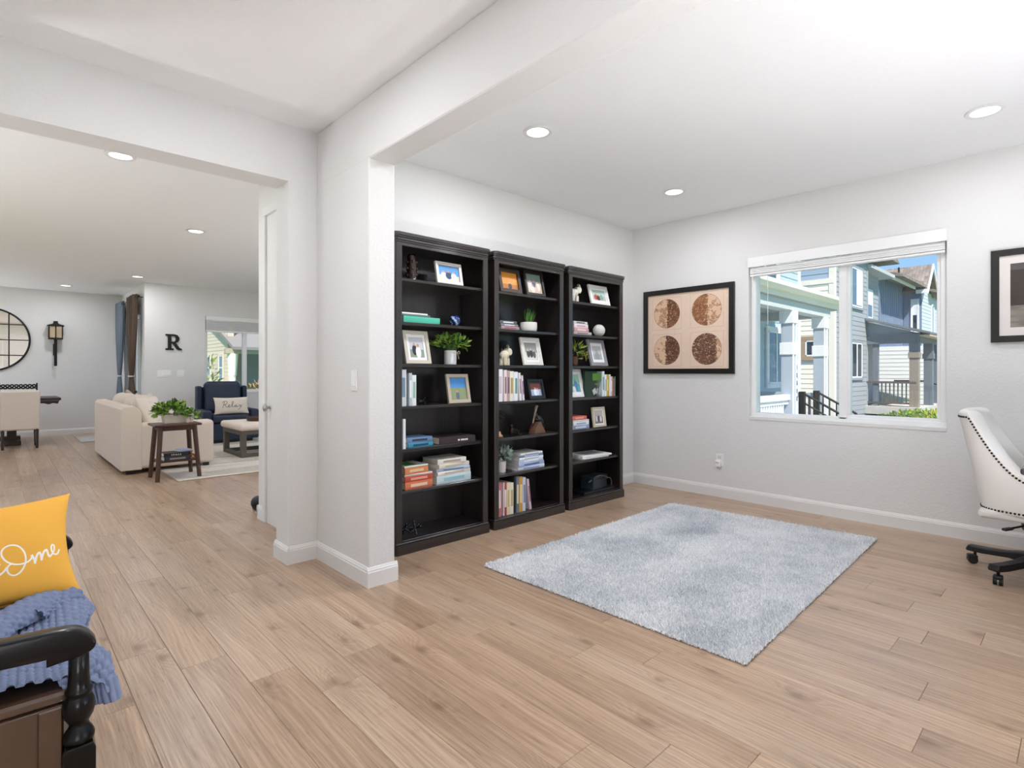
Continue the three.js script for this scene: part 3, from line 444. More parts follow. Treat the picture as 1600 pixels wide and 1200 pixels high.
// ---------- office: bookcases ----------
const SH = [1.825, 1.533, 1.252, 0.97, 0.685, 0.405, 0.079];    // heights of the shelf tops
{
  const W = 0.79, D = 0.315, w2 = W / 2, H = 2.115;             // origin: middle of the back at the floor; front looks to +z
  const root = thing('bookcase', 'tall espresso wood bookcase nearest the white wall corner, holding the green-leaved white vase', 'bookcase', [2.291, 0, ZB + 0.012], 0, 'three espresso bookcases');
  mesh('side_panel', [uvm(bx(-w2, -w2 + 0.02, 0.0, H - 0.03, 0, D - 0.01))], espresso, root); mesh('side_panel', [uvm(bx(w2 - 0.02, w2, 0.0, H - 0.03, 0, D - 0.01))], espresso, root);
  mesh('back_panel', [uvm(bx(-w2 + 0.02, w2 - 0.02, 0.06, H - 0.04, 0.0, 0.008))], espresso, root);
  mesh('stile', [uvm(bx(-w2, -w2 + 0.046, 0.07, 2.04, D - 0.022, D))], espresso, root); mesh('stile', [uvm(bx(w2 - 0.046, w2, 0.07, 2.04, D - 0.022, D))], espresso, root);
  mesh('top_rail', [uvm(bx(-w2, w2, 2.03, 2.075, D - 0.022, D), 'x')], espresso, root);
  const ring = (g) => [g];
  const cor = []; for (const [e, y0, y1] of [[0.006, 2.055, 2.066], [0.012, 2.066, 2.072], [0.008, 2.072, 2.086], [0.016, 2.086, 2.096], [0.022, 2.096, 2.115]]) cor.push(uvm(extr([[-w2 - Math.min(e, 0.014), 0], [w2 + Math.min(e, 0.014), 0], [w2 + Math.min(e, 0.014), -D - e + 0.014], [w2 - 0.01, -D - e], [-w2 + 0.01, -D - e], [-w2 - Math.min(e, 0.014), -D - e + 0.014]], y1 - y0, 0.0015).rotateX(-Math.PI / 2).translate(0, y0, 0), 'x'));
  for (const g of cor) { /* outline lies in x and -z; turned up it runs to +z */ }
  mesh('cornice', cor, espresso, root);
  mesh('base', [uvm(extr([[-w2 - 0.012, 0], [w2 + 0.012, 0], [w2 + 0.012, -D - 0.002], [w2 - 0.002, -D - 0.016], [-w2 + 0.002, -D - 0.016], [-w2 - 0.012, -D - 0.002]], 0.062, 0.002).rotateX(-Math.PI / 2).translate(0, 0.0, 0), 'x'), uvm(bx(-w2 - 0.006, w2 + 0.006, 0.06, 0.076, 0.0, D + 0.008, 0.006), 'x')], espresso, root);
  SH.forEach((y, k) => mesh('shelf', [uvm(k < 6 ? bx(-w2 + 0.021, w2 - 0.021, y - 0.022, y, 0.009, D - 0.026) : bx(-w2 + 0.021, w2 - 0.021, 0.04, y, 0.009, D - 0.023), 'x', rnd(), rnd())], espresso, root));
  mesh('top_board', [uvm(bx(-w2 + 0.02, w2 - 0.02, 2.045, 2.06, 0.008, D - 0.02), 'x')], espresso, root);
  copyOf(root, 'bookcase', 'tall espresso wood bookcase in the middle of the three, holding the cream elephant', [3.146, 0, ZB + 0.012], 0);
  copyOf(root, 'bookcase', 'tall espresso wood bookcase nearest the moon print, holding the white ball', [4.008, 0, ZB + 0.012], 0);
}
// ---------- books ----------
const pageM = std(0xe9e2d2, 0.85);
function bookGeo(w, h, t) {                                    // lying flat, spine to +z: w along x, depth h, thickness t
  const cov = [bx(-w / 2, w / 2, 0, 0.003, -h / 2, h / 2, 0.001), bx(-w / 2, w / 2, t - 0.003, t, -h / 2, h / 2, 0.001), extr([[0, 0], [0.004, 0.001], [0.006, t * 0.3], [0.006, t * 0.7], [0.004, t - 0.001], [0, t]], w).applyMatrix4(new THREE.Matrix4().makeRotationY(-Math.PI / 2)).translate(w / 2, 0, h / 2 - 0.004)];
  return [cov, [bx(-w / 2 + 0.003, w / 2 - 0.003, 0.003, t - 0.003, -h / 2 + 0.004, h / 2 - 0.003, 0.001)]];
}
const coverM = new Map(); const cov = (c) => { if (!coverM.has(c)) coverM.set(c, std(c, 0.5)); return coverM.get(c); };
function bookFlat(label, x, y, z, w, h, t, color, turn = 0, grp = 'books on the bookcases', band = null, spine = null) {
  const b = thing('book', label, 'book', [x, y, z], turn, grp), [c, p] = bookGeo(w, h, t);
  mesh('cover', c, cov(color), b); mesh('pages', p, pageM, b);
  if (band) mesh('spine_label', [bx(-w * 0.3, w * 0.3, t * 0.3, t * 0.7, h / 2 + 0.001, h / 2 + 0.0024, 0)], cov(band), b);
  if (spine) { const m = std(0xffffff, 0.5, { map: spine }); const g = new THREE.PlaneGeometry(w * 0.96, t * 0.86); mesh('spine_print', [at(clean(g), 0, t / 2, h / 2 + 0.0032)], m, b); }
  return b;
}
function bookUp(label, x, y, z, t, h, d, color, lean = 0, grp = 'books on the bookcases', band = null) {   // upright, spine to +z
  const b = thing('book', label, 'book', [x, y, z], 0, grp), [c, p] = bookGeo(h, d, t);
  const M = new THREE.Matrix4().makeRotationZ(Math.PI / 2), up = (g) => g.clone().applyMatrix4(M).translate(t / 2, h / 2, 0).applyMatrix4(new THREE.Matrix4().makeRotationZ(lean)).translate(0, lean > 0 ? 0 : 0, 0);
  const dy = -Math.min(0, -t / 2 * Math.sin(lean), t / 2 * Math.sin(lean));
  const lift = (g) => up(g).translate(0, lean < 0 ? t * 0.5 * Math.sin(-lean) : t * 0.5 * Math.sin(lean), 0);
  mesh('cover', c.map(lift), cov(color), b); mesh('pages', p.map(lift), pageM, b);
  if (band) mesh('spine_label', [lift(bx(-h * 0.25, h * 0.28, t * 0.22, t * 0.78, d / 2 + 0.001, d / 2 + 0.0024, 0))], cov(band), b);
  return b;
}
const zs = ZB + 0.012 + 0.289;                                   // front edge of the shelves
// bookcase 1
bookFlat('thick teal book under a thin white one on the second shelf', 2.115, SH[1], zs - 0.115, 0.30, 0.22, 0.042, 0x4fb79c, 0.03);
bookFlat('thin grey book between the teal book and the white one', 2.075, SH[1] + 0.042, zs - 0.12, 0.24, 0.2, 0.014, 0x5d6b66, -0.02);
bookFlat('thin white book on top of the teal book', 2.065, SH[1] + 0.056, zs - 0.13, 0.235, 0.19, 0.013, 0xeef0ee, 0.02);
bookUp('white patterned book, first of three standing on the fourth shelf', 1.975, SH[3], zs - 0.1, 0.05, 0.245, 0.17, 0xd6dadd, 0, undefined, 0x7f93a6);
bookUp('thin grey white book, middle of three standing on the fourth shelf', 2.035, SH[3], zs - 0.1, 0.026, 0.222, 0.16, 0xb9c4c6, 0, undefined, 0xeef0ee);
bookUp('white book, last of three standing on the fourth shelf', 2.064, SH[3], zs - 0.1, 0.034, 0.208, 0.16, 0xe9eeee, 0, undefined, 0x9fc0ae);
bookUp('white book standing alone at the left end of the fifth shelf', 1.98, SH[4], zs - 0.09, 0.022, 0.2, 0.16, 0xf2f2f0);
bookFlat('turquoise book at the bottom of the blue pair on the fifth shelf', 2.115, SH[4], zs - 0.1, 0.205, 0.16, 0.034, 0x3f92ad, 0.02, undefined, 0x24445e);
bookFlat('navy and white book on top of the blue pair on the fifth shelf', 2.11, SH[4] + 0.034, zs - 0.1, 0.2, 0.16, 0.034, 0x6a87a8, -0.02, undefined, 0x1d2c48);
const sp1 = paint(256, 32, (g, w, h) => { g.fillStyle = '#33262a'; g.fillRect(0, 0, w, h); g.fillStyle = '#f2ecea'; for (const [x, q] of [[128, 14], [150, 8], [160, 12], [176, 10], [190, 12]]) g.fillRect(x, 12, q, 9); });
bookFlat('dark brown leather book lying alone on the fifth shelf', 2.43, SH[4], zs - 0.11, 0.31, 0.21, 0.05, 0x33262a, -0.06, undefined, null, sp1);
[[0.05, 0xd97b52, 0xf1d6b8, 'peach and cream book at the bottom of the orange stack'], [0.038, 0xc9503c, 0xe9a38c, 'red book second from the bottom of the orange stack'], [0.014, 0xd8d0c6, null, 'thin pale book in the middle of the orange stack'], [0.045, 0xdd8a58, 0xeec6a0, 'orange book near the top of the orange stack'], [0.012, 0xdfe3d4, null, 'thin pale booklet with a green picture atop the orange stack']].reduce((y, [t, c, b, l], k) => { const o = bookFlat(l, 2.105 - (k > 2 ? 0.02 : 0), y, zs - 0.12, k > 2 ? 0.19 : 0.225, 0.19, t, c, rr(-0.06, 0.06), undefined, b); if (k === 4) mesh('cover_picture', [bx(-0.07, 0.02, t, t + 0.0012, -0.06, 0.07, 0)], std(0x4d8a2e, 0.5), o); return y + t; }, SH[5]);
[[0.06, 0xcfdfe0, 0x9cc4cf, 'thick pale blue book at the bottom of the white stack'], [0.026, 0xece8dc, 0xb8b29e, 'cream book second in the white stack'], [0.022, 0xb9c3d6, 0x6d83b8, 'thin blue grey book in the middle of the white stack'], [0.03, 0xe3ddcc, 0xc5bda6, 'cream book near the top of the white stack'], [0.036, 0xe9e4d6, 0xb6a08e, 'cream book with a grey cover on top of the white stack']].reduce((y, [t, c, b, l], k) => { bookFlat(l, 2.405 - (k > 3 ? 0.015 : 0), y, zs - 0.125, k > 3 ? 0.25 : 0.31 - k * 0.01, 0.2, t, c, rr(-0.05, 0.05), undefined, b); return y + t; }, SH[5]);
// bookcase 2
[[0.026, 0x9a8f92, 0xb24c52, 'grey and red book at the bottom of the stack beside the spiky plant'], [0.018, 0x7e7a80, 0xe3dfdd, 'grey book second in the stack beside the spiky plant'], [0.024, 0x5a5a62, 0xdadada, 'dark grey book on top of the stack beside the spiky plant']].reduce((y, [t, c, b, l], k) => { bookFlat(l, 2.955 - k * 0.008, y, zs - 0.1, 0.2 - k * 0.012, 0.16, t, c, rr(-0.05, 0.05), undefined, b); return y + t; }, SH[1]);
{ let x = 2.835; for (const [t, h, c, b, l] of [[0.055, 0.25, 0xeee9ea, 0xd0c4c8, 'wide white book, leftmost in the row on the middle bookcase'], [0.03, 0.245, 0xe6d8d6, 0x8a6c72, 'cream and mauve book second in the row on the middle bookcase'], [0.032, 0.24, 0xb79a93, 0x6e5a6a, 'dusty pink book third in the row on the middle bookcase'], [0.045, 0.235, 0xe7e2d4, 0xb49a54, 'cream and gold book fourth in the row on the middle bookcase'], [0.04, 0.23, 0xe8edf0, 0x6a9a84, 'white and green book fifth in the row on the middle bookcase']]) { bookUp(l, x, SH[3], zs - 0.09, t, h, 0.17, c, 0, undefined, b); x += t + 0.002; }
  bookUp('white book leaning against the row on the middle bookcase', x + 0.012, SH[3], zs - 0.09, 0.022, 0.222, 0.17, 0xe6e0e2, 0.07, undefined, 0xa77f86); bookUp('pink-edged book leaning last against the row on the middle bookcase', x + 0.044, SH[3], zs - 0.09, 0.02, 0.2, 0.17, 0xdad3d8, 0.09, undefined, 0x8f6a7e); }
[[0.026, 0xd5d9e4, 0x8c9ccc, 'pale blue book at the bottom of the stack beside the grey-green plant', 0.3], [0.03, 0xaebbd6, 0x4f68a8, 'blue book second in the stack beside the grey-green plant', 0.3], [0.024, 0xc8d4e6, 0xeef0f4, 'light blue book third in the stack beside the grey-green plant', 0.27], [0.02, 0xf0f0ec, 0xb8c2d8, 'white book fourth in the stack beside the grey-green plant', 0.275], [0.018, 0x6c80ac, 0xdfe4ee, 'slate blue book fifth in the stack beside the grey-green plant', 0.27], [0.016, 0xe2e4da, 0xa9b4c8, 'pale book on top of the stack beside the grey-green plant', 0.26]].reduce((y, [t, c, b, l, w]) => { bookFlat(l, 3.2, y, zs - 0.12, w, 0.19, t, c, rr(-0.05, 0.05), undefined, b); return y + t; }, SH[5]);
{ let x = 2.832; for (const [t, h, c, b, l, d] of [[0.046, 0.262, 0xc4747a, 0xe9d2d0, 'rose red book, leftmost at the bottom of the middle bookcase'], [0.014, 0.26, 0xdcd4cc, null, 'thin cream book beside the rose red book at the bottom'], [0.03, 0.258, 0xa83e48, 0xe7d8d4, 'dark red book third from left at the bottom of the middle bookcase'], [0.036, 0.25, 0xe7d9b4, 0xc9b27e, 'yellow cream book fourth at the bottom of the middle bookcase'], [0.038, 0.245, 0xece5cf, 0xb8a780, 'cream book fifth at the bottom of the middle bookcase'], [0.022, 0.29, 0x1c1d22, null, 'tall black book at the bottom of the middle bookcase'], [0.035, 0.285, 0x6d7c88, 0xd9d0b2, 'tall grey book beside the black one at the bottom'], [0.036, 0.28, 0xcf9a3a, 0xead9a8, 'tall yellow book at the bottom of the middle bookcase'], [0.034, 0.27, 0xcdd6e2, 0x7786a8, 'tall pale blue book at the bottom of the middle bookcase']]) { bookUp(l, x, SH[6], zs - 0.1, t, h, 0.18, c, 0, undefined, b); x += t + 0.0015; }
  bookUp('mauve book leaning at the right end of the bottom row', x + 0.04, SH[6], zs - 0.1, 0.022, 0.25, 0.18, 0xd9c2cc, 0.13, undefined, 0xa0677c); }
// bookcase 3
[[0.026, 0xb9b2ae, 0x7c7674, 'grey book at the bottom of the stack beside the white ball', 0.25], [0.034, 0xd0a0a4, 0xeccdd0, 'pink book second in the stack beside the white ball', 0.21], [0.036, 0xe7d9dc, 0xc6a4aa, 'pale pink book third in the stack beside the white ball', 0.2], [0.022, 0xd8d6d4, 0x3a3a3e, 'white and black book on top of the stack beside the white ball', 0.19]].reduce((y, [t, c, b, l, w], k) => { bookFlat(l, 3.825 - (0.25 - w) / 2 + 0.02, y, zs - 0.1, w, 0.17, t, c, rr(-0.04, 0.04), undefined, b); return y + t; }, SH[1]);
{ const b = bookUp('wide dark green book turned cover-out on the right bookcase', 3.965, SH[3], zs - 0.03, 0.17, 0.235, 0.025, 0x16301c); mesh('cover_print', [bx(0.02, 0.15, 0.15, 0.215, 0.0145, 0.0158, 0), bx(0.055, 0.115, 0.11, 0.125, 0.0145, 0.0158, 0)], std(0x4f7d2c, 0.5), b); mesh('cover_figures', [at(cbox(0.05, 0.05, 0.0015, 0), 0.05, 0.05, 0.0152, 0, 0, 0.5), at(cbox(0.012, 0.06, 0.0015, 0), 0.09, 0.05, 0.0152, 0, 0, -0.3), at(cbox(0.012, 0.075, 0.0015, 0), 0.125, 0.055, 0.0152, 0, 0, -0.2)], std(0xb9bcb4, 0.5), b);
  let x = 4.142; for (const [t, h, c, bd, l] of [[0.034, 0.235, 0xd6e2e4, 0x6f98a6, 'pale blue book beside the dark green book'], [0.024, 0.205, 0xe9eceb, 0x9aa69c, 'white book beside the pale blue book on the right bookcase'], [0.04, 0.205, 0xc0a83e, 0xe3d48a, 'mustard yellow book on the right bookcase'], [0.016, 0.205, 0xf0eee8, null, 'thin white book beside the mustard yellow book'], [0.04, 0.185, 0xdcbcbc, 0xeee2e2, 'pale pink book on the right bookcase'], [0.016, 0.17, 0xa06a70, null, 'thin rust book beside the pale pink book'], [0.02, 0.185, 0x3e6a52, null, 'dark green thin book at the right end of the row']]) { bookUp(l, x, SH[3], zs - 0.09, t, h, 0.16, c, 0, undefined, bd); x += t + 0.002; } }
[[0.036, 0x8c9bb8, 0xd6dbe6, 'blue grey book at the bottom of the red-topped stack'], [0.034, 0xe6e6ea, 0x9aa6c0, 'white book in the middle of the red-topped stack'], [0.014, 0xd9d4d2, null, 'thin pale book under the coral book'], [0.034, 0xd06a58, 0xe9a698, 'coral red book on top of its stack']].reduce((y, [t, c, b, l], k) => { bookFlat(l, 3.82 - (k > 2 ? 0.02 : 0), y, zs - 0.09, k > 2 ? 0.2 : 0.23, 0.15, t, c, rr(-0.05, 0.05), undefined, b); return y + t; }, SH[4]);
{ const a = bookFlat('large white magazine lying under another on the right bookcase', 4.03, SH[5], zs - 0.125, 0.36, 0.24, 0.014, 0xdcdcd8, -0.05), b = bookFlat('white magazine with a grey cover picture lying on another', 4.06, SH[5] + 0.014, zs - 0.125, 0.38, 0.235, 0.016, 0xf0f0ee, -0.12); mesh('cover_picture', [bx(-0.1, 0.13, 0.016, 0.0172, -0.09, 0.08, 0)], std(0x9c9ca0, 0.5), b); }
// ---------- picture frames on the shelves ----------
const people = (bg, cols, hor) => paint(96, 96, (g, w, h) => { g.fillStyle = bg[0]; g.fillRect(0, 0, w, h); g.fillStyle = bg[1]; g.fillRect(0, h * hor, w, h); cols.forEach(([x, y, r, c, s]) => { g.fillStyle = c; g.beginPath(); g.ellipse(x * w, (y + r * 2.2) * h, r * w * 1.25, r * h * 2, 0, 0, 7); g.fill(); g.fillStyle = s || '#c99a7c'; g.beginPath(); g.arc(x * w, y * h, r * w * 0.62, 0, 7); g.fill(); }); });
function picFrame(label, x, y, z, w, h, b, color, photo, lean = 0.2, turn = 0, mat = 0, matC = 0xf0efec, rough = 0.45) {
  const f = thing('picture_frame', label, 'photo frame', [x, y, z], turn, 'photo frames on the bookcases'), d = 0.016;
  const L = (g) => g.clone().applyMatrix4(new THREE.Matrix4().makeRotationX(-lean)).translate(0, 0.0, 0);
  mesh('frame', [L(extr(rect(-w / 2, w / 2, 0, h), d, 0.002, [rect(-w / 2 + b, w / 2 - b, b, h - b)]))], std(color, rough), f);
  mesh('backing', [L(bx(-w / 2 + 0.004, w / 2 - 0.004, 0.004, h - 0.004, -0.003, 0.004, 0.001))], cov(0x2a2624), f);
  const k = b + mat; if (mat) mesh('mat_board', [L(extr(rect(-w / 2 + b - 0.002, w / 2 - b + 0.002, b - 0.002, h - b + 0.002), 0.002, 0, [rect(-w / 2 + k, w / 2 - k, k, h - k)]).translate(0, 0, 0.007))], std(matC, 0.8), f);
  mesh('photo', [L(at(clean(new THREE.PlaneGeometry(w - 2 * b - 0.002, h - 2 * b - 0.002).scale(mat ? (w - 2 * k) / (w - 2 * b - 0.002) : 1, mat ? (h - 2 * k) / (h - 2 * b - 0.002) : 1, 1)), 0, h / 2, 0.0058))], std(0xffffff, 0.35, { map: photo }), f);
  const zb = -Math.sin(lean) * h * 0.6; mesh('easel_back', [bar([0, h * 0.6 * Math.cos(lean), zb - 0.004], [0, 0.004, zb - h * 0.25], 0.006, 6)], cov(0x2a2624), f);
}
const P3 = [[0.25, 0.4, 0.11, '#d8cfd0'], [0.5, 0.36, 0.12, '#3c4a66', '#c08a6a'], [0.75, 0.42, 0.11, '#e3dcd8']];
const zf1 = zs - 0.035;
picFrame('silver framed photo of people under a blue sky on the top shelf', 2.372, SH[0], zf1, 0.23, 0.162, 0.024, 0xcfcac2, people(['#5b93c8', '#d9c9ba'], P3, 0.62));
picFrame('champagne framed wedding photo leaning beside the white vase', 2.105, SH[2], zf1, 0.205, 0.235, 0.026, 0xcbc4b4, people(['#c9cdd2', '#8a9a86'], [[0.36, 0.34, 0.13, '#20242c'], [0.62, 0.4, 0.15, '#f4f4f6']], 0.6), 0.24, 0, 0.02);
picFrame('champagne framed lake landscape photo on the fourth shelf', 2.46, SH[3], zf1, 0.2, 0.215, 0.026, 0xb9ad98, people(['#4a8ed0', '#8d9a72'], [[0.45, 0.62, 0.09, '#6a7078']], 0.45), 0.2);
picFrame('dark bronze framed orange photo at the left of its top shelf', 2.975, SH[0], zf1, 0.235, 0.2, 0.03, 0x3b302a, people(['#d08a2c', '#a86820'], [[0.5, 0.62, 0.09, '#2a2420']], 0.7), 0.22);
picFrame('black framed family photo beside the orange photo', 3.255, SH[0], zf1, 0.225, 0.215, 0.024, 0x221d1a, people(['#7a8c86', '#cdb8a2'], [...P3, [0.4, 0.6, 0.1, '#e8dccf'], [0.62, 0.6, 0.1, '#d9bfb0']], 0.45), 0.22);
picFrame('cream framed grey group photo beside the cream elephant', 3.225, SH[2], zf1, 0.225, 0.235, 0.03, 0xdfdcd2, people(['#9a9a94', '#d8d6d0'], [[0.25, 0.42, 0.1, '#4a4a4c', '#bdb6ae'], [0.5, 0.38, 0.11, '#3c3c40', '#bdb6ae'], [0.74, 0.44, 0.1, '#5c5a5a', '#bdb6ae']], 0.55), 0.24, 0, 0.012);
picFrame('small black framed photo beside the leaning books', 3.275, SH[3], zf1, 0.185, 0.17, 0.02, 0x17181c, people(['#6a3a2c', '#9fb0c4'], [[0.45, 0.42, 0.14, '#e8ecf2'], [0.66, 0.46, 0.12, '#cfd6e2']], 0.5), 0.26, 0, 0.012, 0x2a2c33);
picFrame('white framed landscape photo beside the white elephant', 4.125, SH[0], zf1, 0.28, 0.19, 0.034, 0xf0eeea, people(['#b9d8cc', '#c9c2b8'], [[0.28, 0.42, 0.13, '#b85a4c'], [0.46, 0.5, 0.12, '#5a2c30'], [0.7, 0.45, 0.12, '#7ab0a0']], 0.55), 0.26, 0, 0.01);
picFrame('grey framed portrait with a white mat beside the basket plant', 4.105, SH[2], zf1, 0.25, 0.255, 0.034, 0x8f8c92, people(['#c2c4c6', '#aab0b2'], [[0.5, 0.38, 0.2, '#9aa0a2', '#a8a6a4']], 0.6), 0.24, 0, 0.028);
picFrame('white framed green and blue print at the left of the right bookcase', 3.79, SH[3], zf1, 0.23, 0.26, 0.028, 0xeceae6, people(['#9fd0b8', '#6ab0a8'], [[0.6, 0.3, 0.16, '#5c88b8', '#7fc0a0'], [0.35, 0.6, 0.14, '#dfe8e0', '#5ca888']], 0.55), 0.26, 0.05, 0.02);
picFrame('small champagne framed group photo on the fifth shelf', 4.11, SH[4], zf1, 0.185, 0.185, 0.02, 0xcfc4aa, people(['#b8b4ac', '#7a7672'], P3, 0.5), 0.14, 0, 0.012);
// ---------- ornaments ----------
{ const t = thing('totem_ornament', 'dark brown carved column ornament in the top left shelf', 'ornament', [2.09, SH[0], zs - 0.09]);
  const m = std(0x2c1a16, 0.22); mesh('body', [lathe([[0, 0], [0.042, 0], [0.044, 0.008], [0.034, 0.016], [0.037, 0.04], [0.031, 0.06], [0.038, 0.085], [0.031, 0.105], [0.037, 0.13], [0.03, 0.148], [0.034, 0.17], [0.027, 0.185], [0.0, 0.19]], 20)], m, t);
  mesh('carved_collar', [0, 1, 2, 3, 4, 5].flatMap((k) => [0.04, 0.085, 0.13].map((y, j) => ball(Math.cos(k * 1.047 + j) * 0.036, y, Math.sin(k * 1.047 + j) * 0.036, 0.008, 0.011, 0.008, 8))), m, t); }
{ const t = thing('glass_ball', 'deep blue swirled glass ball on the second shelf', 'ornament', [2.45, SH[1], zs - 0.07]);
  const sw = tex(128, 128, (u, v) => { const k = Math.sin((u * 3 + v * 2 + fbm(u * 5, v * 5, 3, 5, 5) * 1.4) * 6.28); return k > 0.72 ? [170, 196, 226] : k > 0.4 ? [70, 110, 168] : [18, 40, 88]; }); sw.repeat.set(1, 1);
  mesh('ball', [clean(new THREE.SphereGeometry(0.042, 32, 20).translate(0, 0.042, 0))], phy(0xffffff, 0.06, { map: sw, clearcoat: 1 }), t); mesh('foot', [lathe([[0, 0], [0.014, 0], [0.012, 0.003], [0, 0.004]], 16)], cov(0x20304a), t); }
{ const t = thing('potted_plant', 'leafy green plant in a round white vase with twine bow', 'plant', [2.42, SH[2], zs - 0.09]);
  const vase = mesh('vase', [lathe([[0, 0], [0.043, 0], [0.045, 0.004], [0.045, 0.098], [0.043, 0.104], [0.039, 0.104], [0.039, 0.03], [0, 0.03]], 32)], std(0xe6e6e6, 0.5, { bumpMap: weave, bumpScale: 0.0006 }), t);
  mesh('twine', [tube([[0.046, 0.085, 0], [0, 0.086, 0.046], [-0.046, 0.085, 0], [0, 0.086, -0.046], [0.046, 0.085, 0]], 0.002, 40, 6), tube([[0.035, 0.085, 0.032], [0.055, 0.1, 0.034], [0.06, 0.08, 0.036], [0.036, 0.085, 0.034], [0.05, 0.06, 0.034], [0.052, 0.04, 0.035]], 0.002, 30, 6)], std(0xb9a888, 0.9), vase);
  const st = []; for (let i = 0; i < 16; i++) { const a = i * 2.4, r = rr(0.06, 0.14); st.push(tube([[0, 0.08, 0], [Math.cos(a) * r * 0.5, 0.14, Math.sin(a) * r * 0.35], [Math.cos(a) * r, 0.13 + rr(0, 0.07), Math.sin(a) * r * 0.6]], 0.002, 6, 4)); }
  mesh('stems', st, std(0x5a7a34, 0.7), t);
  for (const c of [0x9dbd4a, 0x6f9a34, 0x3f6a26]) mesh('foliage', foliage(62, 0, 0.155, 0, 0.155, 0.06, 0.09, 0.042, 0.022, 0.35), leafM(c, 0.42), t).userData.kind = 'stuff'; }
{ const t = thing('wire_figurine', 'small dark metal figurine beside the standing books', 'ornament', [2.15, SH[3], zs - 0.07]);
  mesh('body', [ball(0, 0.022, 0, 0.018, 0.012, 0.01), tube([[-0.03, 0.0, 0], [-0.012, 0.026, 0], [0.02, 0.03, 0], [0.035, 0.045, 0]], 0.004), tube([[0.02, 0.028, 0], [0.032, 0.012, 0.01], [0.036, 0.0, 0.012]], 0.004), tube([[-0.01, 0.026, 0], [-0.02, 0.05, 0], [-0.03, 0.056, 0]], 0.004), ball(0.036, 0.048, 0, 0.007)], std(0x2c2a2a, 0.35, { metalness: 0.8 }), t); }
{ const t = thing('jack_ornament', 'shiny dark metal jacks ornament at the bottom left of the bookcases', 'ornament', [2.06, SH[6], zs - 0.09]), m = std(0x4a4c52, 0.2, { metalness: 0.9 });
  mesh('jack', [[-0.03, 0.05, 0.0, 0.3], [0.045, 0.045, 0.02, 1.1]].flatMap(([x, y, z, a]) => [[1, 0.2, 0.2], [-0.2, 1, 0.3], [0.2, -0.3, 1]].flatMap((d) => { const v = V(...d).normalize().applyEuler(new THREE.Euler(a, a * 1.7, 0)).multiplyScalar(0.045); return [bar([x - v.x, y - v.y, z - v.z], [x + v.x, y + v.y, z + v.z], 0.006), ball(x - v.x, y - v.y, z - v.z, 0.01), ball(x + v.x, y + v.y, z + v.z, 0.01)]; })), m, t); }
{ const t = thing('potted_plant', 'spiky green grass plant in a low white bowl', 'plant', [3.24, SH[1], zs - 0.1]);
  mesh('bowl', [lathe([[0, 0], [0.058, 0], [0.068, 0.008], [0.073, 0.035], [0.071, 0.078], [0.066, 0.08], [0.064, 0.06], [0, 0.058]], 32)], std(0xdcd8d0, 0.55), t); mesh('soil', [lathe([[0, 0.066], [0.06, 0.064], [0.064, 0.06]], 24)], std(0x3c3026, 0.95), t);
  for (let i = 0; i < 22; i++) { const a = i * 2.4, s = 0.15 + 0.75 * ((i * 0.37) % 1); const g = leafGeo(rr(0.09, 0.14), 0.012, 0.35, 4); g.rotateX(s * 0.9).rotateY(a); mesh('leaf', [at(g, Math.sin(a) * 0.015, 0.062, Math.cos(a) * 0.015)], leafM([0x4f8a3a, 0x6fa64c, 0x38702c][i % 3], 0.4), t); } }
function elephant(label, pos, turn, k, m, raise) {               // standing elephant, trunk raised, looks along +x
  const t = thing('elephant_figurine', label, 'figurine', pos, turn), S = (g) => g.scale(k, k, k);
  const legs = [[0.045, 0.022], [0.045, -0.022], [-0.045, 0.022], [-0.045, -0.022]].map(([x, z]) => bar([x, 0, z], [x * 0.9, 0.07, z * 0.9], 0.019, 14, 0.021));
  mesh('body', [ball(0, 0.098, 0, 0.072, 0.05, 0.046, 24), ball(-0.03, 0.092, 0, 0.046, 0.048, 0.044, 20), ball(0.074, 0.135, 0, 0.038, 0.04, 0.034, 20), ...legs].map(S), m, t);
  mesh('trunk', [S(tube(raise ? [[0.1, 0.13, 0], [0.13, 0.135, 0], [0.142, 0.165, 0], [0.128, 0.195, 0], [0.108, 0.198, 0]] : [[0.1, 0.13, 0], [0.122, 0.1, 0], [0.126, 0.06, 0], [0.138, 0.04, 0], [0.15, 0.046, 0]], 0.013, 20, 10))], m, t);
  for (const s of [-1, 1]) { mesh('ear', [S(at(ball(0, 0, 0, 0.03, 0.036, 0.006, 16), 0.05, 0.135, s * 0.043, 0, s * -0.6, 0.2))], m, t); mesh('tusk', [S(tube([[0.1, 0.118, s * 0.016], [0.118, 0.11, s * 0.018], [0.13, 0.122, s * 0.018]], 0.004, 8, 6))], std(0xf2efe6, 0.4), t); }
  mesh('tail', [S(tube([[-0.07, 0.11, 0], [-0.085, 0.085, 0], [-0.084, 0.055, 0]], 0.004, 8, 6))], m, t);
}
elephant('cream elephant figurine sitting at the left of the middle bookcase shelf', [2.94, SH[2], zs - 0.07], 0.55, 0.8, std(0xd9cfb4, 0.55), true);
elephant('white elephant figurine with raised trunk on the top right bookcase', [3.79, SH[0], zs - 0.08], 0.2, 0.86, std(0xe4dfd2, 0.5), true);
